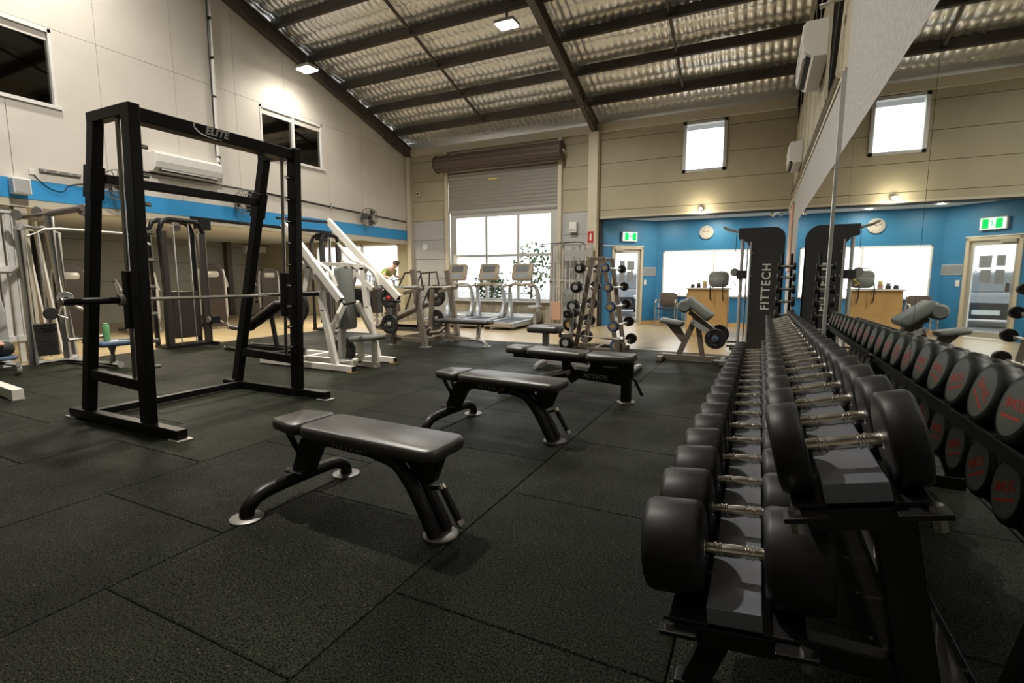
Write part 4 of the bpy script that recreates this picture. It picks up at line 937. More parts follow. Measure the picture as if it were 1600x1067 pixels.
# ---------------- leg press behind the bench press
def leg_press():
    t = thing('leg_press', 'leg press with sloped dark deck and black tubular guard behind the bench press', 'weight machine', (-7.4, 9.6, 0)); bk = K['blackm']
    for s in (-1, 1):
        bm(t, 'sloped_rail', (-8.1, 9.6 + s * .26, .16), (-6.95, 9.6 + s * .26, .62), .06, .07, K['steelg'])
        bm(t, 'base_rail', (-8.2, 9.6 + s * .3, .05), (-6.75, 9.6 + s * .3, .05), .07, .07, bk)
        bm(t, 'rear_post', (-6.95, 9.6 + s * .28, .08), (-6.95, 9.6 + s * .28, .66), .06, .06, bk)
        tb(t, 'guard_loop', [(-7.45, 9.6 + s * .32, 1.05), (-7.28, 9.6 + s * .32, 1.33), (-6.85, 9.6 + s * .32, 1.36), (-6.80, 9.6 + s * .32, 1.08), (-7.0, 9.6 + s * .32, .62)], .022, bk)
        tb(t, 'guard_stay', [(-7.05, 9.6 + s * .32, 1.35), (-7.08, 9.6 + s * .32, .95), (-7.3, 9.6 + s * .3, .5)], .018, bk)
    bm(t, 'deck', (-8.05, 9.6, .20), (-7.0, 9.6, .62), .5, .04, K['belt']); bm(t, 'deck_edge', (-8.15, 9.6, .10), (-8.02, 9.6, .20), .56, .05, K['tmsilver'])
    for X in (-8.15, -6.8): bm(t, 'cross_beam', (X, 9.32, .05), (X, 9.88, .05), .07, .07, bk)
    bm(t, 'top_tube', (-7.75, 9.28, 1.02), (-6.5, 9.28, .98), .05, .05, K['tmsilver'])
    bm(t, 'top_tube_stay', (-7.0, 9.28, .64), (-7.0, 9.28, 1.0), .04, .05, bk, (1, 0, 0)); bm(t, 'tube_bracket', (-7.0, 9.28, .64), (-6.97, 9.36, .62), .06, .05, bk)
    MB().pad(.6, .4, .08, .06, (-7.95, 9.6, .55), u=(-.4, 0, .9), v=(0, 1, 0), e=.03).build('back_pad', K['vinyl'], t)
    bm(t, 'pad_stay', (-8.1, 9.6, .14), (-7.96, 9.6, .6), .06, .06, bk, (1, 0, 0))
leg_press()

# ---------------- cable station against the back wall
def cable_station():
    Y = 12.0
    t = thing('cable_station', 'tall silver cable station against the back wall beside the column', 'weight machine', (-4.25, Y, 0)); sv = K['steelg']
    for X in (-4.78, -4.47, -4.05, -3.74): bm(t, 'post', (X, Y, .03), (X, Y, 2.04), .065, .06, sv, (1, 0, 0))
    for X in (-4.60, -4.26, -4.18, -3.9): MB().cyl((X, Y, .06), (X, Y, 1.98), .016, 10).build('guide_rod', K['chrome'], t)
    bm(t, 'top_beam', (-4.80, Y, 2.04), (-3.72, Y, 2.04), .07, .05, sv); bm(t, 'base_beam', (-4.82, Y, .035), (-3.70, Y, .035), .1, .06, sv)
    for a, b in ((-4.44, -4.08), (-4.02, -3.76)): MB().bx(a, b, Y - .03, Y - .015, 1.74, 1.90).build('mesh_plate', K['machg'], t)
    bm(t, 'crossbar', (-4.80, Y - .05, 1.16), (-4.02, Y - .05, 1.14), .05, .035, sv)
    for X in (-4.78, -4.08): disc(t, 'pulley', (X, Y - .06, 1.14), (1, 0, 0), .05, .03, K['pulley'])
    MB().pad(.36, .30, .07, .03, (-4.29, Y - .14, .76), u=(0, 0, 1), v=(1, 0, 0), e=.02).build('back_pad', K['vinyl_g'], t)
    for X in (-4.36, -4.22): bm(t, 'pad_bracket', (X, Y - .14, .78), (X, Y, .78), .03, .03, sv)
    st = MB().bx(-4.745, -4.50, Y - .07, Y + .07, .16, .62).build('weight_stack', K['tan'], t, .004)
    tb(t, 'lat_bar', [(-5.05, Y - .16, 1.99), (-4.95, Y - .16, 2.06), (-4.6, Y - .12, 2.07), (-4.2, Y - .12, 2.09), (-3.95, Y - .12, 2.08), (-3.86, Y - .14, 2.02)], .014, K['blackm'], 4)
    bm(t, 'bar_hook', (-4.45, Y, 2.05), (-4.45, Y - .13, 2.07), .03, .03, sv)
    MB().pad(.30, .36, .07, .05, (-5.03, Y - .45, .46), e=.02).build('seat_pad', K['machg'], t)
    bm(t, 'seat_post', (-5.03, Y - .45, .03), (-5.03, Y - .45, .46), .07, .07, sv); bm(t, 'seat_beam', (-5.03, Y - .45, .035), (-4.75, Y, .035), .07, .05, sv)
cable_station()

# ---------------- cable crossover along the left opening
def crossover():
    t = thing('cable_crossover', 'black cable crossover with two towers joined by an overhead beam', 'weight machine', (-9.25, 7.0, 0)); bk = K['black']
    for y0, y1, st in ((5.08, 5.82, 1), (8.55, 9.1, 0)):
        for X in (-9.38, -9.08):
            tb(t, 'arched_frame', [(X, y0, .03), (X, y0, 2.02), (X, y0 + .06, 2.16), (X, y0 + .16, 2.2), (X, y1 - .16, 2.2), (X, y1 - .06, 2.16), (X, y1, 2.02), (X, y1, .03)], .042, bk)
        MB().bx(-9.36, -9.10, y0 + .16, y1 - .16, .16, .98).build('weight_stack', K['shroud'], t, .006)
        MB().bx(-9.42, -9.04, y0 - .04, y1 + .04, 0, .05).build('base_plate', bk, t, .006)
        for Y in (y0 + .24, y1 - .24): MB().cyl((-9.10, Y, .05), (-9.10, Y, 2.16), .012, 12).build('guide_rod', K['chrome'], t)
        for Y in (y0 + .04, y1 - .04): MB().bx(-9.10, -9.04, Y - .055, Y + .055, .06, 2.0).build('front_post', K['shroud'], t, .004)
        disc(t, 'pulley', (-9.23, (y0 + y1) / 2, 2.10), (1, 0, 0), .08, .03, K['pulley']); disc(t, 'pulley', (-9.0, y1 - .06, .46), (0, 1, 0), .06, .03, K['pulley'])
        c = MB().bx(-9.06, -8.98, y1 + .0, y1 + .16, .38, .52).build('carriage', bk, t, .01)
        tb(c, 'hand_grip', [(-9.0, y1 + .14, .44), (-8.93, y1 + .24, .36), (-8.93, y1 + .26, .26)], .012, K['chrome'])
        bm(t, 'foot_bar', (-9.5 + .1, y1, .03), (-8.85, y1, .03), .06, .05, bk)
    bm(t, 'overhead_beam', (-9.2, 5.7, 2.28), (-9.2, 9.0, 2.28), .05, .06, bk)
    for a in (5.8, 8.6): bm(t, 'beam_bracket', (-9.2, a, 2.16), (-9.2, a + .2, 2.16), .2, .16, bk)
    for Y in (6.5, 7.6): tb(t, 'pull_up_grip', [(-9.2, Y, 2.28), (-9.02, Y + .05, 2.27), (-8.92, Y + .3, 2.22)], .018, bk)
crossover()

# ---------------- lat pulldown
def lat():
    t = thing('lat_pulldown', 'silver lat pulldown with black weight stack behind the smith machine', 'weight machine', (-8.8, 3.6, 0)); sv = K['machg']
    tb(t, 'frame_loop', [(-8.85, 3.20, .03), (-8.85, 3.20, 1.84), (-8.85, 3.24, 1.90)], .055, sv, n=14)
    tb(t, 'frame_loop', [(-9.2, 3.80, .03), (-9.2, 3.74, 1.86), (-9.2, 3.58, 1.90), (-9.2, 3.55, 1.88)], .05, sv, n=14)
    tb(t, 'top_tube', [(-8.85, 3.22, 1.89), (-9.2, 3.60, 1.90)], .045, sv)
    tb(t, 'mast', [(-8.9, 3.60, .05), (-8.9, 3.56, 2.06)], .05, sv, n=14)
    tb(t, 'boom', [(-9.25, 3.42, 2.06), (-8.9, 3.58, 2.10), (-8.2, 3.66, 2.14)], .045, K['champagne'], n=12)
    for p in ((-9.28, 3.36, 2.08), (-9.05, 3.5, 2.12), (-8.22, 3.66, 2.12), (-8.30, 3.70, 2.12)): disc(t, 'pulley', p, (.5, -.8, 0), .075, .035, K['pulley'])
    b = tb(t, 'lat_bar', [(-8.15, 3.02, 1.72), (-8.15, 3.20, 1.82), (-8.15, 3.35, 1.84), (-8.15, 4.05, 1.84), (-8.15, 4.25, 1.80), (-8.15, 4.42, 1.70)], .016, K['wht'], n=10)
    tb(b, 'hang_cable', [(-8.15, 3.66, 1.84), (-8.2, 3.66, 2.06)], .006, K['blackm'])
    for k in range(14): MB().bx(-9.12, -8.92, 3.26, 3.52, .13 + k * .032, .157 + k * .032).build('stack_plate', K['iron'], t)
    for Y in (3.32, 3.46): MB().cyl((-9.02, Y, .1), (-9.02, Y, 1.86), .011, 10).build('guide_rod', K['chrome'], t)
    disc(t, 'cam_wheel', (-8.80, 3.60, .92), (1, 0, 0), .10, .04, K['machg']); disc(t, 'cam_hub', (-8.77, 3.60, .92), (1, 0, 0), .03, .03, K['blackm'])
    disc(t, 'low_pulley', (-8.80, 3.42, .72), (1, 0, 0), .085, .04, K['blackm'])
    for q in ((3.48, .70), (3.72, .80)): tb(t, 'linkage', [(-8.80, 3.6, .9), (-8.78, q[0], q[1]), (-8.76, q[0] + .1, q[1] - .06)], .018, K['chrome'])
    for a, bb in (((-8.85, 3.2, .05), (-8.9, 3.65, .05)), ((-8.9, 3.62, .05), (-9.2, 3.8, .05)), ((-8.9, 3.62, .05), (-7.7, 3.68, .05))): tb(t, 'base_tube', [a, bb], .045, sv, n=12)
    tb(t, 'seat_post', [(-7.88, 3.68, .05), (-7.88, 3.68, .30)], .055, sv, n=14)
    MB().pad(.36, .52, .07, .06, (-7.86, 3.72, .30), u=(1, 0, 0), e=.03).build('seat_pad', K['vinyl_b'], t)
    tb(t, 'foot_rest', [(-8.5, 3.46, .36), (-8.5, 3.9, .38)], .03, sv); tb(t, 'foot_rest_stay', [(-8.5, 3.64, .05), (-8.5, 3.64, .37)], .03, sv)
lat()
bt = thing('water_bottle', 'green metal water bottle standing on the blue seat', 'bottle', (-7.86, 3.62, .371))
MB().lathe([(.001, 0), (.036, 0), (.038, .01), (.038, .19), (.034, .205), (.028, .21)], (-7.86, 3.62, .371), (0, 0, 1), 24).build('body', K['bottle'], bt)
MB().lathe([(.030, .208), (.032, .212), (.032, .232), (.026, .238), (.001, .238)], (-7.86, 3.62, .371), (0, 0, 1), 20).build('cap', K['bottle'], bt)
kk = thing('key_ring', 'dark keys and phone lying on the blue seat beside the bottle', 'keys', (-7.80, 3.80, .371))
MB().pad(.07, .14, .01, .015, (-7.80, 3.80, .371), e=.003).build('phone', K['blackm'], kk); tb(kk, 'key', [(-7.75, 3.9, .375), (-7.75, 3.95, .375)], .005, K['blackm'])

# ---------------- machine cut by the left edge of the frame, and the slatted screen
def left_row():
    t = thing('seated_row', 'grey weight machine cut off by the left edge of the frame', 'weight machine', (-8.6, 2.75, 0)); sv = K['machg']
    tb(t, 'post', [(-8.9, 2.95, .03), (-9.1, 3.0, .75), (-9.25, 2.98, 1.30), (-9.3, 2.8, 1.34)], .05, sv, n=12)
    tb(t, 'rail', [(-8.25, 2.83, .14), (-8.9, 2.70, .14), (-9.6, 2.6, .14)], .035, K['steelg'])
    disc(t, 'wheel', (-8.33, 2.84, .075), (0, 1, 0), .075, .05, K['steelg'])
    MB().pad(.7, .3, .05, .1, (-8.75, 2.72, .18), u=(1, .15, 0), e=.02).build('rail_cover', K['vinyl_b'], t)
    MB().pad(.55, .3, .16, .12, (-8.72, 2.74, .24), u=(1, .15, 0), e=.07).build('motor_cover', K['blackm'], t)
    MB().pad(.2, .12, .03, .05, (-8.5, 2.72, .395), u=(1, .15, -.3), e=.012).build('cover_badge', K['tan'], t)
    tb(t, 'chrome_lever', [(-8.75, 2.7, .4), (-8.62, 2.70, .52), (-8.55, 2.7, .55)], .035, K['chrome'])
    bm(t, 'base_beam', (-9.6, 2.75, .05), (-8.9, 2.95, .05), .07, .06, sv)
left_row()
fb = thing('machine_foot', 'white rectangular steel foot beam on the floor at the left edge', 'weight machine', (-6.9, 2.26, 0))
bm(fb, 'beam', (-7.6, 2.32, .06), (-6.56, 2.22, .06), .09, .10, K['wht']); MB().bx(-6.66, -6.55, 2.17, 2.27, 0, .012).build('foot_plate', K['steelg'], fb)
MB().cyl((-7.55, 2.31, .1), (-7.6, 2.31, 1.2), .045, 14).build('post', K['wht'], fb)
sc = thing('slatted_screen', 'pale vertical slat screen closing the opening left of the column', 'screen', (LX - .12, 2.6, 0))
for k in range(26):
    Y = 1.2 + k * .088
    MB().bx(LX - .14, LX - .10, Y, Y + .06, .30, 2.18).build('slat', K['white'], sc)
for z in (.30, 1.30, 2.12): MB().bx(LX - .10, LX - .07, 1.2, 3.41, z, z + .08).build('rail', K['white'], sc)
for Y in (1.2, 3.33): MB().bx(LX - .15, LX - .09, Y, Y + .06, 0, 2.2).build('post', K['white'], sc)
bd = thing('leaning_boards', 'pale boards leaning upright behind the lat pulldown', 'boards', (-10.4, 4.15, 0))
for k, (a, c) in enumerate(((0, 'tan'), (.14, 'white'), (.28, 'white'), (.42, 'whitepl'))):
    bm(bd, 'board', (-10.2 + .02 * k, 3.75 + a, .0), (-10.55 + .02 * k, 3.72 + a, 2.1), .12, .03, K[c], (0, 1, 0))
bm(bd, 'rail', (-10.62, 3.7, 1.99), (-10.62, 4.25, 1.99), .05, .05, K['white'])

# ---------------- machines in the room under the mezzanine
def selector(label, X, Y, rz, h=1.55, frame='machg'):
    rz += PI
    t = thing('selector_machine', label, 'weight machine', (X, Y, 0), rz, 'machines under the mezzanine'); L = dict(local=True)
    arch = [(-.24, .05), (.24, .05), (.24, h - .24)] + [(.24 * math.cos(a), h - .24 + .24 * math.sin(a)) for a in (.35, .7, 1.05, 1.4, 1.75, 2.1, 2.45, 2.8)] + [(-.24, h - .24)]
    MB().prism(arch, (-.15, 0, 0), (0, 1, 0), (0, 0, 1), .12).build('stack_shroud', K['shroud'], t, .01, **L)
    MB().pad(.14, .30, .012, .05, (-.152, 0, h - .24), u=(0, 0, 1), v=(0, -1, 0), e=.004).build('light_gap_panel', K['machg'], t, **L)  # grey panel stands in for light showing through the arch opening
    for s in (-1, 1): MB().tube([(-.03, s * .27, .04), (-.03, s * .27, h * .7), (-.06, s * .24, h - .12)], [.055, .035], 10, sub=3).build('side_tube', K[frame], t, **L)
    MB().cyl((.0, .0, .3), (.0, .0, h - .35), .012, 8).build('guide_rod', K['chrome'], t, **L)
    MB().tube([(-.1, 0, .06), (.5, 0, .06), (1.0, 0, .06)], .05, 10).build('base_tube', K[frame], t, **L)
    MB().tube([(1.0, -.28, .05), (1.0, .28, .05)], .045, 10).build('foot_tube', K[frame], t, **L)
    MB().beam((.62, 0, .06), (.62, 0, .45), .08, .08).build('seat_post', K[frame], t, .005, **L)
    MB().pad(.36, .34, .07, .06, (.64, 0, .45), e=.03).build('seat_pad', K['vinyl'], t, **L)
    MB().pad(.6, .30, .08, .06, (.84, 0, .86), u=(.15, 0, 1), v=(0, 1, 0), e=.03).build('back_pad', K['vinyl'], t, **L)
    MB().beam((.84, 0, .1), (.90, 0, .9), .06, .06, (1, 0, 0)).build('back_post', K[frame], t, .005, **L)
    MB().tube([(.0, -.34, h * .65), (.3, -.36, h * .78), (.6, -.34, h * .80), (.66, -.3, h * .62), (.58, -.3, h * .55)], .025, 10, sub=4).build('lever_arm', K[frame], t, **L)
    MB().tube([(.0, .34, h * .65), (.3, .36, h * .78), (.6, .34, h * .80), (.66, .3, h * .62), (.58, .3, h * .55)], .025, 10, sub=4).build('lever_arm', K[frame], t, **L)
selector('dark-shrouded weight machine with grey tubes, left of the incline bench', -11.9, 7.75, math.radians(-25))
selector('dark arched weight machine beneath the far air conditioner', -13.4, 10.5, math.radians(-20))
selector('dark arched weight machine seen through the left side of the smith machine', -12.6, 5.25, math.radians(-15), 1.5)
selector('dark weight machine seen just right of the near smith upright', -12.2, 6.35, math.radians(-15), 1.45)
selector('dark weight machine farthest left under the mezzanine', -13.2, 4.2, math.radians(-10), 1.5)
tw = thing('wall_towels', 'pale towels hanging from a rack seen beneath the white press arm', 'towels', (-8.6, 9.9, 0))
for k in range(4): MB().pad(.30, .05, .012, .01, (-8.75 + .07 * k, 9.75 + .04 * k, 1.12), u=(0, .1, 1), v=(1, .2, 0), e=.003).build('towel', K['paper' if k % 2 else 'vinyl_b'], tw)
bm(tw, 'stand_post', (-8.62, 9.83, .02), (-8.62, 9.83, 1.28), .05, .05, K['steelg']); bm(tw, 'stand_bar', (-8.82, 9.72, 1.28), (-8.42, 9.92, 1.28), .03, .03, K['steelg']); MB().bx(-8.8, -8.44, 9.65, 10.0, 0, .03).build('stand_base', K['blackm'], tw)
MB().bx(-8.74, -8.5, 9.72, 9.94, .35, .95).build('towel_bin', K['shroud'], tw, .01)

# ---------------- cyclist under the mezzanine
BX, BY = -9.62, 11.3
bike = thing('exercise_bike', 'upright exercise bike by the bright window under the mezzanine', 'exercise bike', (BX, BY, 0))
bm(bike, 'base_beam', (BX - .5, BY, .06), (BX + .55, BY, .06), .07, .07, K['machg'])
for X in (BX - .5, BX + .55): bm(bike, 'foot_bar', (X, BY - .24, .035), (X, BY + .24, .035), .06, .06, K['machg'])
bm(bike, 'seat_post', (BX - .12, BY, .08), (BX - .20, BY, .98), .05, .07, K['machg'], (1, 0, 0)); MB().pad(.26, .20, .06, .07, (BX - .20, BY, .98), e=.025, W2=.08).build('saddle', K['vinyl'], bike)
disc(bike, 'flywheel', (BX + .30, BY, .36), (0, 1, 0), .26, .06, K['shroud']); disc(bike, 'crank_cover', (BX + .05, BY, .34), (0, 1, 0), .14, .09, K['machg'])
bm(bike, 'head_post', (BX + .42, BY, .08), (BX + .36, BY, 1.16), .05, .07, K['machg'], (1, 0, 0))
tb(bike, 'handlebar', [(BX + .52, BY - .22, 1.20), (BX + .40, BY - .22, 1.18), (BX + .36, BY, 1.15), (BX + .40, BY + .22, 1.18), (BX + .52, BY + .22, 1.20)], .016, K['blackm'])
bm(bike, 'crank', (BX + .05, BY - .08, .34), (BX + .17, BY - .08, .22), .02, .03, K['steelg']); bm(bike, 'crank', (BX + .05, BY + .08, .34), (BX - .07, BY + .08, .46), .02, .03, K['steelg'])
MB().bx(BX + .12, BX + .22, BY - .17, BY - .08, .205, .225).build('pedal', K['blackm'], bike); MB().bx(BX - .12, BX - .02, BY + .08, BY + .17, .45, .47).build('pedal', K['blackm'], bike)
def skin(name, verts, edges, radii, m, par=None, sub=2):
    o0 = ORG[par.name] if par else V((0, 0, 0))
    me = bpy.data.meshes.new(name); me.from_pydata([tuple(V(v) - o0) for v in verts], edges, []); me.materials.append(m)
    o = bpy.data.objects.new(name, me); COL.objects.link(o)
    if par: o.parent = par
    md = o.modifiers.new('skin', 'SKIN'); md.use_smooth_shade = True
    for i, r in enumerate(radii): me.skin_vertices[0].data[i].radius = (r, r)
    me.skin_vertices[0].data[0].use_root = True
    s = o.modifiers.new('subdiv', 'SUBSURF'); s.levels = sub; s.render_levels = sub
    return o
def person():
    X, Y = BX, BY
    def lean(p): k = p[2] - 1.12; return (p[0] + .42 * k, p[1], p[2] - .20 * k)
    vs, es, rs = [], [], []
    def ad(p, r, prev=None): 
        vs.append(lean(p) if (p[2] > 1.45 or (abs(p[1] - Y) < .01 and p[2] > 1.11)) else p); rs.append(r); i = len(vs) - 1
        if prev is not None: es.append((prev, i))
        return i
    pel = ad((X - .19, Y, 1.12), .125); wa = ad((X - .12, Y, 1.26), .12, pel); ch = ad((X + .02, Y, 1.43), .135, wa); sh = ad((X + .10, Y, 1.54), .10, ch)
    nk = ad((X + .15, Y, 1.60), .052, sh); hd = ad((X + .20, Y, 1.68), .082, nk); top = ad((X + .21, Y, 1.77), .085, hd)
    torso = list(range(len(vs)))
    for s in (-1, 1):
        so = ad((X + .09, Y + s * .17, 1.50), .065, sh); el = ad((X + .22, Y + s * .24, 1.28), .042, so); wr = ad((X + .39, Y + s * .22, 1.235), .028, el); pm = ad((X + .44, Y + s * .22, 1.232), .03, wr)
        for k in range(4):
            a = ad((X + .475, Y + s * (.19 + .018 * k), 1.236), .009, pm); b = ad((X + .495, Y + s * (.19 + .018 * k), 1.218), .008, a)
        a = ad((X + .45, Y + s * .185, 1.222), .009, pm); b = ad((X + .475, Y + s * .175, 1.205), .008, a)
        hp = ad((X - .17, Y + s * .09, 1.06), .10, pel)
        kn = (X + .22, 0, .72) if s < 0 else (X + .24, 0, .86); an = (X + .13, 0, .30) if s < 0 else (X - .10, 0, .55)
        kk_ = ad((kn[0], Y + s * .11, kn[2]), .062, hp); aa = ad((an[0], Y + s * .12, an[2]), .04, kk_); ad((an[0] + .13, Y + s * .12, an[2] - .05), .035, aa)
    body = skin('person', vs, es, rs, K['skin'])
    tag(body, 'person in an olive shirt leaning forward on the exercise bike by the window', 'person')
    ORG['person'] = V((0, 0, 0))
    v2 = [(X - .19, Y, 1.14), (X - .12, Y, 1.27), (X + .02, Y, 1.43), (X + .10, Y, 1.54), (X + .09, Y - .17, 1.50), (X + .15, Y - .21, 1.40), (X + .09, Y + .17, 1.50), (X + .15, Y + .21, 1.40)]
    skin('shirt', [lean(p) for p in v2], [(0, 1), (1, 2), (2, 3), (3, 4), (4, 5), (3, 6), (6, 7)], [.145, .142, .155, .12, .08, .072, .08, .072], K['shirt'], body)
    v3 = [(X - .19, Y, 1.13)]; e3 = []; r3 = [.14]
    for s in (-1, 1):
        v3 += [(X - .16, Y + s * .09, 1.06), (X + .10, Y + s * .10, .90 if s > 0 else .86)]; n = len(v3); e3 += [(0, n - 2), (n - 2, n - 1)]; r3 += [.115, .088]
    skin('shorts', v3, e3, r3, K['dark'], body)
    MB().ball(lean((X + .195, Y, 1.765)), .098, 14, (1.05, .92, .85)).build('hair', K['hair'], body)
    for s, an in ((-1, (X + .13, .30)), (1, (X - .10, .55))): skin('shoe', [(an[0] - .02, Y + s * .12, an[1] - .045), (an[0] + .08, Y + s * .12, an[1] - .07), (an[0] + .17, Y + s * .12, an[1] - .075)], [(0, 1), (1, 2)], [.045, .045, .038], K['blackm'], body, 1)
    for s in (-1, 1):
        MB().ball(lean((X + .276, Y + s * .032, 1.705)), .012, 8).build('eye', K['dark'], body)
        MB().ball(lean((X + .20, Y + s * .088, 1.70)), .028, 8, (.7, .35, 1)).build('ear', K['skin'], body)
    MB().ball(lean((X + .292, Y, 1.675)), .02, 8, (1, .7, 1.3)).build('nose', K['skin'], body)
    MB().ball(lean((X + .275, Y, 1.637)), .012, 8, (.5, 2.2, .5)).build('mouth', K['tan'], body)
person()

# ================================================================ THINGS ON THE WALLS
def air_con(label, p, wall, L=1.1, H=.32, D=.22):
    """wall: +1 the unit's back is at -x (left wall), -1 its back is at +x (right wall)"""
    t = thing('air_conditioner', label, 'air conditioner', p); p = V(p); s = wall
    prof = [(0, 0), (D * .55, 0), (D * .92, .07), (D, .15), (D, H - .04), (D * .86, H), (0, H)]
    q = prof if s > 0 else prof
    b = MB(); vs = []
    for Y in (p.y - L / 2, p.y + L / 2):
        for a, z in q: vs.append((p.x + s * a, Y, p.z + z))
    n = len(q); b.add(vs, [(i, (i + 1) % n, n + (i + 1) % n, n + i) for i in range(n)] + [tuple(range(n - 1, -1, -1)), tuple(range(n, 2 * n))]); b.build('case', K['whitepl'], t, .008)
    bm(t, 'louvre', (p.x + s * D * .80, p.y - L * .42, p.z + .035), (p.x + s * D * .80, p.y + L * .42, p.z + .035), .07, .012, K['white'], bev=.002)
    bm(t, 'outlet_slot', (p.x + s * (D * .73), p.y - L * .43, p.z + .028), (p.x + s * (D * .73), p.y + L * .43, p.z + .028), .05, .03, K['blackm'], bev=0)
    bm(t, 'front_seam', (p.x + s * (D + .001), p.y - L * .47, p.z + .16), (p.x + s * (D + .001), p.y + L * .47, p.z + .16), .004, .006, K['greyp'], bev=0)
    return t
air_con('white split air conditioner on the left wall above the blue band', (LX + .001, 5.82, 3.02), 1, 1.18, .33, .24)
air_con('white air conditioner on the far wall under the mezzanine', (-15.99, 12.0 - .02, 2.06), 1, .8, .28, .2)
p1 = air_con('larger white air conditioner high on the right wall, nearer the camera', (RX + .007, 6.9, 3.48), -1, 1.15, .36, .25)
air_con('smaller white air conditioner on the right wall nearer the entry', (RX + .007, 10.2, 3.10), -1, .9, .34, .20)
def wall_fan(label, p, aim):
    t = thing('wall_fan', label, 'fan', p); p = V(p); a = V(aim).normalized()
    bm(t, 'wall_plate', (p.x, p.y, p.z - .07), (p.x, p.y, p.z + .07), .09, .03, K['blackm']); c = p + V((.24, 0, .03))
    tb(t, 'arm', [p + V((.01, 0, 0)), p + V((.12, 0, .0)), c - a * .06], .018, K['blackm'])
    MB().lathe([(.001, -.14), (.06, -.13), (.08, -.05), (.08, .0), (.001, .01)], c, a, 18).build('motor', K['blackm'], t)
    d, u, v = frame(a); cg = MB()
    for rr, off in ((.23, 0.0), (.23, .06), (.15, .085), (.08, .095)): cg.tube([c + a * off + u * (rr * math.cos(q * 2 * PI / 24)) + v * (rr * math.sin(q * 2 * PI / 24)) for q in range(24)], .007, 5, closed=True)
    for q in range(16):
        e = u * math.cos(q * PI / 8) + v * math.sin(q * PI / 8); cg.tube([c + a * -.03 + e * .05, c + e * .23, c + a * .06 + e * .23, c + a * .095 + e * .05], .004, 4)
    cg.build('cage', K['pulley'], t)
    for q in range(3):
        e = u * math.cos(q * 2 * PI / 3) + v * math.sin(q * 2 * PI / 3); g_ = d.cross(e)
        MB().hexa([c + a * .03 + e * r + g_ * w + a * (w * .4) + a * h for h in (0, .004) for r, w in ((.03, -.03), (.20, -.09), (.20, .09), (.03, .03))]).build('blade', K['iron'], t)
    disc(t, 'hub', c + a * .06, a, .06, .06, K['blackm'])
wall_fan('black wall fan seen through the near smith frame above the blue band', (LX + .016, 4.62, 2.66), (1, -.3, -.35))
wall_fan('black wall fan on the left wall beside the far smith upright', (LX + .016, 6.85, 2.70), (1, -.3, -.3))
wall_fan('black wall fan on the left wall nearest the back corner', (LX + .016, 10.35, 2.76), (1, -.5, -.25))
sb = thing('wall_speaker', 'white box speaker on the column at the left edge', 'speaker', (LX + .001, 3.48, 2.38))
MB().bx(LX + .001, LX + .16, 3.38, 3.58, 2.38, 2.60).build('case', K['whitepl'], sb, .015); MB().bx(LX + .16, LX + .165, 3.40, 3.56, 2.40, 2.58).build('grille', K['greyp'], sb)
cp = thing('refrigerant_pipe', 'pale pipe with dark clips running down the left wall to the air conditioner', 'pipe', (LX + .03, 6.46, 3.3))
tb(cp, 'conduit', [(LX + .035, 6.52, 6.5), (LX + .035, 6.50, 5.0), (LX + .035, 6.48, 3.46), (LX + .05, 6.47, 3.36)], .032, K['white'])
tb(cp, 'side_cable', [(LX + .03, 6.47, 6.5), (LX + .03, 6.45, 5.6), (LX + .03, 6.45, 3.5)], .012, K['blackm'])
for z in (6.0, 5.3, 4.6, 3.95, 3.5): MB().cyl((LX + .035, 6.49, z), (LX + .035, 6.49, z + .03), .04, 14).build('clip', K['blackm'], cp)
tb(cp, 'hose', [(LX + .06, 6.47, 3.42), (LX + .07, 6.50, 3.2), (LX + .06, 6.46, 3.06)], .025, K['blackm'], 4)
ps = thing('power_strip', 'grey metal strip fixed above the blue band near the left edge', 'power strip', (LX + .001, 3.98, 2.76))
MB().bx(LX + .001, LX + .035, 3.74, 4.24, 2.745, 2.79).build('strip', K['pulley'], ps, .004)
for Y in (3.8, 3.95, 4.1, 4.2): MB().bx(LX + .035, LX + .042, Y - .015, Y + .015, 2.755, 2.78).build('socket', K['greyp'], ps)
cb = thing('loose_cable', 'thin dark cable hanging across the blue band', 'cable', (LX + .02, 3.9, 2.6))
tb(cb, 'cable_run', [(LX + .012, 3.66, 2.72), (LX + .012, 3.72, 2.63), (LX + .012, 3.85, 2.52), (LX + .012, 4.0, 2.50), (LX + .012, 4.08, 2.60), (LX + .012, 4.3, 2.66), (LX + .012, 4.5, 2.64)], .006, K['blackm'], 4); MB().bx(LX + .001, LX + .02, 3.62, 3.70, 2.69, 2.76).build('outlet', K['whitepl'], cb)
dk = thing('wall_conduit', 'dark cable conduit running along the left wall to the back corner', 'conduit', (LX + .02, 9.5, 3.0))
tb(dk, 'pipe_run', [(LX + .02, 5.1, 3.00), (LX + .02, 7.5, 3.0), (LX + .02, 9.5, 2.93), (LX + .02, 12.2, 2.86)], .017, K['blackm'])
for Y in (7.9, 9.3, 10.8): MB().bx(LX + .001, LX + .045, Y - .02, Y + .02, 2.88 if Y > 9 else 2.93, 3.02).build('saddle', K['steelg'], dk)
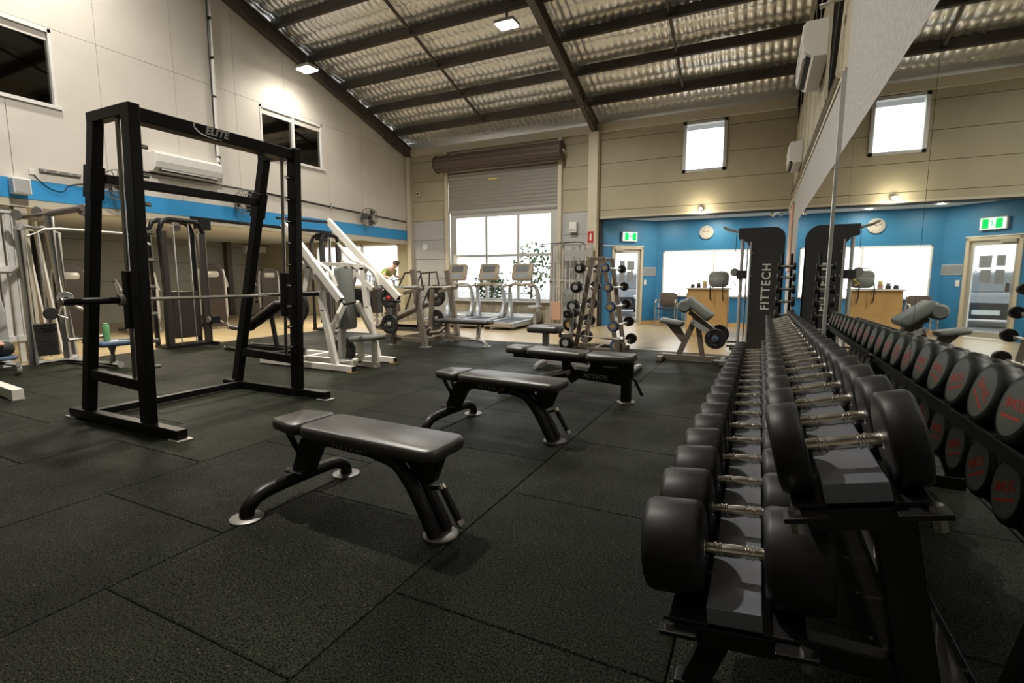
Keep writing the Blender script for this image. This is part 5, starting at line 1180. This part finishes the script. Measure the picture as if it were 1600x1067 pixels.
# signs
def flatbox(par, name, m, x0, x1, z0, z1, y, d=.004): return MB().bx(x0, x1, y - d, y, z0, z1).build(name, m, par)
fs = thing('fire_sign', 'small red fire extinguisher sign on the cream column', 'sign', (-3.83, WY - .2, 2.22))
flatbox(fs, 'board', K['redsign'], -3.90, -3.75, 2.08, 2.36, WY - .201, .006); flatbox(fs, 'symbol_body', K['white'], -3.85, -3.80, 2.14, 2.27, WY - .207); flatbox(fs, 'symbol_neck', K['white'], -3.835, -3.80, 2.27, 2.31, WY - .207)
bx_ = thing('wall_dispenser', 'white box on the grey wall panel between window and column', 'dispenser', (-4.33, WY, 2.5))
MB().bx(-4.42, -4.22, WY - .14, WY - .001, 2.36, 2.62).build('case', K['whitepl'], bx_, .02); MB().bx(-4.40, -4.24, WY - .145, WY - .14, 2.40, 2.44).build('slot', K['greyp'], bx_)
bk2 = thing('wall_sensor', 'small cream sensor box high on the back wall near the left corner', 'sensor', (-9.1, WY, 3.65)); MB().bx(-9.18, -9.05, WY - .08, WY - .001, 3.60, 3.72).build('case', K['creamtrim'], bk2, .01); MB().cyl((-9.12, WY - .08, 3.66), (-9.12, WY - .1, 3.66), .025, 12).build('lens', K['blackm'], bk2)
ov = thing('wall_lamp', 'oval white bulkhead lamp low on the grey panel near the left corner', 'lamp', (-8.95, WY, 2.1)); MB().lathe([(.001, -.04), (.08, -.04), (.10, -.02), (.10, 0)], (-8.95, WY - .002, 2.12), (0, 1, 0), 20).build('bulkhead_case', K['whitepl'], ov); MB().lathe([(.001, -.06), (.06, -.05), (.07, -.04)], (-8.95, WY - .002, 2.12), (0, 1, 0), 16).build('lens', K['white'], ov)
# exit sign on the door wall
def on_w(s, z, off): return A + wd * s + wn * off + V((0, 0, z))
es0, es1 = on_wall(972, 370)[0], on_wall(993, 370)[0]; ez = on_wall(983, 370)[1]
def wall_quad(par, name, m, pts, o0, o1):
    q = [on_w(s, z, o0) for s, z in pts]; r = [on_w(s, z, o1) for s, z in pts]; n = len(pts)
    return MB().add(q + r, [tuple(range(n - 1, -1, -1)), tuple(range(n, 2 * n))] + [(i, (i + 1) % n, n + (i + 1) % n, n + i) for i in range(n)]).build(name, m, par)
ex = thing('exit_sign', 'lit green and white running-man exit sign above the glass door', 'sign', on_w((es0 + es1) / 2, ez, .0)); w_ = (es1 - es0)
def rq(a, b, c, d): return [(a, c), (b, c), (b, d), (a, d)]
wall_quad(ex, 'case', K['whitepl'], rq(es0 - .02, es1 + .02, ez - .12, ez + .12), .002, .06)
wall_quad(ex, 'white_field', K['exitw'], rq(es0, es1, ez - .10, ez + .10), .06, .064)
wall_quad(ex, 'green_field', K['green'], rq(es0 + w_ * .10, es0 + w_ * .40, ez - .095, ez + .095), .064, .067); wall_quad(ex, 'green_field', K['green'], rq(es0 + w_ * .66, es0 + w_ * .96, ez - .095, ez + .095), .064, .067)
mc = es0 + w_ * .53
for nm, pts in (('figure_head', rq(mc - .005, mc + .02, ez + .05, ez + .075)), ('figure_body', [(mc - .02, ez - .01), (mc + .005, ez - .01), (mc + .02, ez + .045), (mc - .005, ez + .045)]), ('figure_leg', [(mc - .02, ez - .01), (mc - .045, ez - .075), (mc - .03, ez - .075), (mc, ez - .01)]), ('figure_leg', [(mc - .005, ez - .01), (mc + .02, ez - .06), (mc + .035, ez - .055), (mc + .01, ez - .0)]), ('figure_arm', [(mc + .015, ez + .035), (mc + .045, ez + .01), (mc + .045, ez + .02), (mc + .02, ez + .045)])):
    wall_quad(ex, nm, K['green'], pts, .064, .068)
pn = thing('door_posters', 'grey printed notices on the glass entry door', 'posters', on_w((d0 + d1) / 2, 1.4, 0))
wds = d1 - d0
for a, b, c, d in ((.28, .45, 1.45, 1.66), (.52, .76, 1.42, 1.66), (.28, .45, 1.10, 1.38), (.52, .72, 1.12, 1.38)): wall_quad(pn, 'notice', K['papert'], rq(d0 + wds * a, d0 + wds * b, c, d), -.042, -.044)
sg = thing('wall_notice', 'small framed notice on the blue wall beside the glass door', 'sign', on_w(LWALL - .1, 1.4, 0))
ns = on_wall(1003, 425)[0]; wall_quad(sg, 'frame', K['alu'], rq(d1 + .02, LWALL - .02, 1.28, 1.50), .002, .012); wall_quad(sg, 'print', K['papert'], rq(d1 + .035, LWALL - .035, 1.30, 1.48), .012, .014)
sw = thing('light_switch', 'white light switch under the framed notice by the glass door', 'switch', on_w(LWALL - .1, 1.1, 0)); wall_quad(sw, 'plate', K['whitepl'], rq(d1 + .05, d1 + .12, 1.04, 1.17), .002, .012); wall_quad(sw, 'rocker', K['white'], rq(d1 + .07, d1 + .10, 1.08, 1.13), .012, .016)
cpos = aty(1104, 363, 13.8)
ck = thing('wall_clock', 'round pale wall clock on the blue wall above the wide window', 'clock', (cpos.x, 13.8, cpos.z)); 
MB().lathe([(.001, 0), (.15, 0), (.165, .01), (.165, .035), (.14, .04), (.14, .025), (.001, .025)], (cpos.x, 13.799, cpos.z), (0, -1, 0), 32).build('case', K['greyp'], ck)
MB().lathe([(.001, .026), (.138, .026), (.138, .028), (.001, .028)], (cpos.x, 13.799, cpos.z), (0, -1, 0), 32).build('dial', K['greyp'], ck)
for a, l in ((.9, .08), (-1.2, .11)): bm(ck, 'hand', (cpos.x, 13.768, cpos.z), (cpos.x + l * math.sin(a), 13.768, cpos.z + l * math.cos(a)), .004, .010, K['blackm'], bev=0)
for k in range(12): a = k * PI / 6; bm(ck, 'hour_mark', (cpos.x + .11 * math.sin(a), 13.77, cpos.z + .11 * math.cos(a)), (cpos.x + .13 * math.sin(a), 13.77, cpos.z + .13 * math.cos(a)), .003, .008, K['blackm'], bev=0)
pb = thing('wall_board', 'tall pinkish board mounted on the right wall near the entry', 'board', (RX - .01, 11.6, 2.0)); MB().bx(RX - .03, RX - .001, 11.0, 12.2, 1.35, 2.62).build('panel', K['tan'], pb, .006); MB().bx(RX - .05, RX - .03, 10.98, 12.22, 2.60, 2.66).build('top_rail', K['creamtrim'], pb)
em = thing('emergency_lamp', 'white emergency light under the entry ceiling at the right', 'lamp', (.25, WY + .4, 2.5)); MB().bx(.16, .34, WY + .34, WY + .46, 2.66, 2.78).build('case', K['whitepl'], em, .01)
for s in (-1, 1): MB().lathe([(.02, 0), (.05, .07), (.055, .09), (.001, .09)], (.25 + s * .06, WY + .40, 2.67), (s * .5, -.5, -1), 14).build('lamp_head', K['white'], em)
rc = thing('wall_pipes', 'pale and dark conduits rising along the top of the concrete wall', 'pipes', (RX + .05, 8, 2.8))
tb(rc, 'pipe', [(RX - .02, 11.8, 2.9), (RX - .02, 9.0, 2.86), (RX - .02, 5.6, 2.86), (RX - .015, 5.2, 3.6)], .02, K['blackm']); tb(rc, 'pipe', [(RX - .02, 11.8, 2.83), (RX - .02, 5.0, 2.83)], .025, K['creamtrim'])
tb(rc, 'riser', [(RX - .02, 5.6, 2.9), (RX - .02, 5.6, 4.4), (RX - .02, 5.4, 6.5)], .022, K['blackm']); tb(rc, 'riser', [(RX - .02, 5.9, 2.9), (RX - .02, 5.9, 6.5)], .025, K['creamtrim'])
tb(rc, 'bracket_arm', [(RX + .0, 5.1, 3.46), (RX - .18, 5.15, 3.44)], .022, K['whitepl'])

# ================================================================ ENTRY FURNITURE
def chair(label, x, y, rz):
    t = thing('visitor_chair', label, 'chair', (x, y, 0), rz, 'entry chairs'); L = dict(local=True)
    for s in (-1, 1):
        MB().tube([(s * .24, -.24, .01), (s * .24, -.23, .60), (s * .24, -.18, .66), (s * .24, .16, .66), (s * .235, .22, .62), (s * .23, .25, .01)], .013, 8).build('side_frame', K['chrome'], t, **L)
        MB().tube([(s * .23, .20, .45), (s * .21, .26, .84)], .012, 8).build('back_tube', K['chrome'], t, **L)
    MB().pad(.44, .42, .03, .06, (0, 0, .43), e=.01).build('seat', K['dark'], t, **L)
    MB().pad(.36, .40, .03, .06, (0, .24, .66), u=(0, .15, 1), v=(1, 0, 0), e=.01).build('backrest', K['hair'], t, **L)
    MB().tube([(-.24, -.22, .30), (.24, -.22, .30)], .01, 8).build('stretcher', K['blackm'], t, **L)
chair('chrome-framed chair with brown back under the left end of the wide window', -2.13, 13.35, 0)
chair('dark chair beside the reception desk under the wide window', -1.45, 13.3, 0)
dx0, dx1, dy0, dy1 = -1.37, -.58, 11.25, 11.85
dk2 = thing('reception_desk', 'pale timber reception counter in front of the wide window', 'desk', (-.97, 11.55, 0)); wd_ = K['wood']
MB().bx(dx0, dx1, dy0, dy0 + .03, 0, .98).build('front_panel', wd_, dk2, .004); MB().bx(dx0, dx0 + .03, dy0 + .03, dy1, 0, .98).build('side_panel', wd_, dk2, .004); MB().bx(dx1 - .03, dx1, dy0 + .03, dy1, 0, .98).build('side_panel', wd_, dk2, .004)
MB().bx(dx0 - .03, dx1 + .03, dy0 - .04, dy1, .98, 1.01).build('counter_top', K['white'], dk2, .004); MB().bx(dx0 + .03, dx1 - .03, dy0 + .05, dy1, .55, .57).build('shelf', wd_, dk2)
bg = thing('backpack', 'dark grey backpack with straps resting on the reception counter', 'bag', (-.80, 11.48, 1.01))
MB().pad(.34, .40, .24, .10, (-.80, 11.60, 1.19), u=(0, 0, 1), v=(1, 0, 0), e=.09).build('bag_body', K['vinyl_g'], bg); MB().pad(.18, .30, .08, .06, (-.80, 11.37, 1.13), u=(0, 0, 1), v=(1, 0, 0), e=.03).build('front_pocket', K['vinyl_g'], bg)
tb(bg, 'grab_loop', [(-.85, 11.48, 1.35), (-.85, 11.48, 1.39), (-.75, 11.48, 1.39), (-.75, 11.48, 1.35)], .008, K['blackm'])
for x in (-.92, -.68): tb(bg, 'strap', [(x, 11.3, 1.15), (x, 11.18, 1.03), (x, 11.185, .85), (x + .02, 11.19, .75)], .012, K['blackm'], 3)
for k, (x, c, h, nm, lb) in enumerate(((-1.30, 'blackm', .07, 'card_reader', 'small dark card reader on the left end of the reception counter'), (-1.18, 'pulley', .10, 'desk_phone', 'grey desk phone on the reception counter beside the card reader'), (-1.06, 'yel', .14, 'flower_pot', 'little pot of yellow flowers on the reception counter'))):
    t = thing(nm, lb, nm.split('_')[-1], (x, 11.5, 1.011))
    MB().bx(x - .04, x + .04, 11.45, 11.55, 1.011, 1.011 + h * .6).build('base', K['blackm' if k < 2 else 'tan'], t, .008); MB().pad(.07, .08, h * .45, .02, (x, 11.5, 1.011 + h * .6), e=.008).build('top' if k < 2 else 'blooms', K[c], t)

# ================================================================ OUTSIDE
struct(MB().bx(-30, 25, 14.7, 45, -.2, -.1).bx(-30, -3.9, WY + .35, 14.7, -.2, -.1).build('ground_outside', K['asphalt']))
def shrub(label, c, r, h, seed, m='leaf'):
    rnd = random.Random(seed); t = thing('shrub', label, 'shrub', (c[0], c[1], -.1), 0, 'shrubs outside the window')
    MB().tube([(c[0], c[1], -.1), (c[0] + .05, c[1], h * .4), (c[0], c[1], h * .7)], [.05, .02], 8).build('stem', K['bark'], t)
    f = MB()
    for k in range(700):
        a, b_, q = rnd.uniform(0, 2 * PI), rnd.uniform(-1, 1), rnd.random() ** .4
        p = V((c[0] + r * q * math.cos(a) * math.sqrt(1 - b_ * b_), c[1] + r * q * math.sin(a) * math.sqrt(1 - b_ * b_), h * .62 + h * .38 * q * b_))
        d = V((rnd.uniform(-1, 1), rnd.uniform(-1, 1), rnd.uniform(-.5, 1))).normalized(); e = d.cross(V((.3, .2, 1))).normalized(); l = rnd.uniform(.12, .22)
        f.add([p, p + d * l * .5 + e * l * .28, p + d * l, p + d * l * .5 - e * l * .28], [(0, 1, 2, 3)])
    o = f.build('foliage', K[m], t); o['kind'] = 'stuff'
shrub('leafy shrub outside the right-hand pane of the large window', (-7.15, 16.0), .75, 2.4, 1)
shrub('low green shrub outside the middle pane of the large window', (-8.5, 15.6), .6, 1.5, 2)
shrub('green shrub seen through the glass door', (-5.6, 23.5), .9, 1.6, 3)
def car(label, x, y, rz, m):
    t = thing('parked_car', label, 'car', (x, y, -.1), rz); L = dict(local=True)
    MB().prism([(-2.1, .28), (2.0, .28), (2.1, .45), (2.05, .78), (1.1, .92), (-2.0, .95), (-2.15, .7)], (-.85, 0, 0), (0, 1, 0), (0, 0, 1), 1.7).build('body', m, t, .08, **L)
    MB().prism([(-1.9, .94), (1.15, .92), (.45, 1.42), (-1.3, 1.45)], (-.74, 0, 0), (0, 1, 0), (0, 0, 1), 1.48).build('cabin', K['carg'], t, .08, **L)
    MB().prism([(-1.3, 1.44), (.45, 1.41), (.3, 1.47), (-1.15, 1.50)], (-.70, 0, 0), (0, 1, 0), (0, 0, 1), 1.4).build('roof', m, t, .03, **L)
    for s in (-1, 1):
        for yy in (-1.3, 1.3): MB().lathe([(.001, -.1), (.2, -.1), (.31, -.09), (.32, -.05), (.32, .05), (.31, .09), (.2, .1), (.001, .1)], (s * .76, yy, .32), (1, 0, 0), 24).build('wheel', K['rub'], t, **L)
        MB().bx(s * .62 - .16, s * .62 + .16, -2.17, -2.08, .62, .76).build('headlight', K['whitepl'], t, .02, **L)
    MB().bx(-.26, .26, -2.19, -2.15, .40, .52).build('number_plate', K['white'], t, **L); MB().bx(-.5, .5, -2.17, -2.13, .56, .68).build('grille', K['blackm'], t, **L); MB().bx(-.8, .8, -2.18, -2.1, .30, .38).build('bumper', K['blackm'], t, .01, **L)
car('dark grey car parked outside the glass entry door', -4.75, 18.6, math.radians(16), K['carp'])

# ================================================================ LAMPS
def high_bay(label, p, watts=LAMP_W, tilt=(0, 0, 0), col=(1.0, .945, .86)):
    t = thing('high_bay_lamp', label, 'lamp', p, group='high-bay lamps'); p = V(p)
    MB().bx(p.x - .19, p.x + .19, p.y - .15, p.y + .15, p.z + .02, p.z + .08).build('housing', K['steelg'], t, bevel=.012)
    for i in range(6): MB().bx(p.x - .11 + i * .042, p.x - .10 + i * .042, p.y - .09, p.y + .09, p.z + .08, p.z + .12).build('cooling_fin', K['steelg'], t)
    MB().beam((p.x, p.y, p.z + .1), (p.x, p.y, p.z + .30), .04, .02).build('bracket', K['steel'], t)
    MB().bx(p.x - .17, p.x + .17, p.y - .13, p.y + .13, p.z + .004, p.z + .02).build('diffuser', K['lampw'], t)
    l = bpy.data.lights.new('lamp_light', 'AREA'); l.shape = 'RECTANGLE'; l.size = .22; l.size_y = .16; l.energy = watts; l.color = col; l.spread = math.radians(150)
    o = bpy.data.objects.new('lamp_light', l); COL.objects.link(o); o.parent = t; o.location = (0, 0, 0.0); o.rotation_euler = tilt
    return t
p = atx(480, 110, -8.75); high_bay('bright lamp at the rafter against the left wall, above the mezzanine window', (p.x, p.y, p.z), LAMP_W * .16)
high_bay('bright lamp beside the middle rafter under the silver roof foil', (-4.35, 8.65, 5.72))
high_bay('lamp over the flat benches, above the top of the frame', (-4.3, 3.4, 7.05), LAMP_W * 2.6)
high_bay('lamp over the smith machine near the left wall, above the top of the frame', (-8.6, 3.6, 7.1), LAMP_W * .8)
high_bay('lamp high above and behind the camera', (-4.3, -1.6, 8.1), LAMP_W * .2)
def downlight(label, p, w=60):
    t = thing('downlight', label, 'lamp', p, group='entry downlights'); p = V(p)
    MB().lathe([(.05, 0), (.065, .0), (.07, .012), (.05, .012)], (p.x, p.y, p.z), (0, 0, 1), 20).build('trim_ring', K['white'], t)
    MB().cyl((p.x, p.y, p.z + .004), (p.x, p.y, p.z + .01), .05, 20).build('glow_disc', K['downl'], t)
    l = bpy.data.lights.new('lamp_light', 'AREA'); l.shape = 'DISK'; l.size = .1; l.energy = w; l.color = (1, .85, .62)
    o = bpy.data.objects.new('lamp_light', l); COL.objects.link(o); o.parent = t; o.location = (0, 0, -.005)
def spot_lamp(label, p):
    t = thing('spotlight', label, 'lamp', p); p = V(p)
    MB().cyl((p.x, p.y + .03, p.z + .01), (p.x, p.y - .03, p.z - .01), .035, 16).build('case', K['white'], t)
    MB().beam((p.x, p.y + .02, p.z), (p.x, WY - .03, p.z), .02, .02).build('bracket', K['white'], t)
    MB().cyl((p.x, p.y - .03, p.z - .01), (p.x, p.y - .04, p.z - .013), .03, 16).build('lens', K['downl'], t)
    l = bpy.data.lights.new('lamp_light', 'POINT'); l.energy = 14; l.shadow_soft_size = .03; l.color = (1, .86, .64)
    o = bpy.data.objects.new('lamp_light', l); COL.objects.link(o); o.parent = t; o.location = (0, -.08, -.02)
p = aty(1095, 326, WY - .12); spot_lamp('small bright spotlight fixed to the dark head of the entry opening', (p.x, WY - .12, p.z))
downlight('small dim downlight deeper in the entry ceiling above the clock', (-1.05, 13.25, 2.69), 14)
downlight('unseen downlight added to brighten the blue entry near the glass door', (-2.2, 13.0, 2.69), 14)  # extra lamp kept out of sight to lift the blue walls
downlight('unseen downlight added to brighten the entry behind the tower top', (.3, 13.0, 2.69), 14)  # another added lamp, out of sight, filling the entry with light
def fill_strip(label, p, w):  # fill light for the mezzanine room, tucked out of sight behind the lintel
    t = thing('fill_lamp', label, 'lamp', p, group='unseen fill lamps under the mezzanine'); p = V(p)
    MB().bx(p.x - .1, p.x + .1, p.y - .6, p.y + .6, p.z + .02, p.z + .06).build('housing', K['white'], t)
    MB().bx(p.x - .07, p.x + .07, p.y - .58, p.y + .58, p.z + .005, p.z + .02).build('diffuser', emit('fill_glow', (1, .9, .72), 8), t)
    l = bpy.data.lights.new('lamp_light', 'AREA'); l.shape = 'RECTANGLE'; l.size = .14; l.size_y = 1.1; l.energy = w; l.color = (1, .88, .68)
    o = bpy.data.objects.new('lamp_light', l); COL.objects.link(o); o.parent = t
fill_strip('unseen fill lamp added behind the mezzanine lintel, towards the back wall', (-10.25, 9.6, 2.335), 100)
fill_strip('unseen fill lamp added behind the mezzanine lintel, beyond the smith machine', (-10.25, 5.6, 2.335), 100)
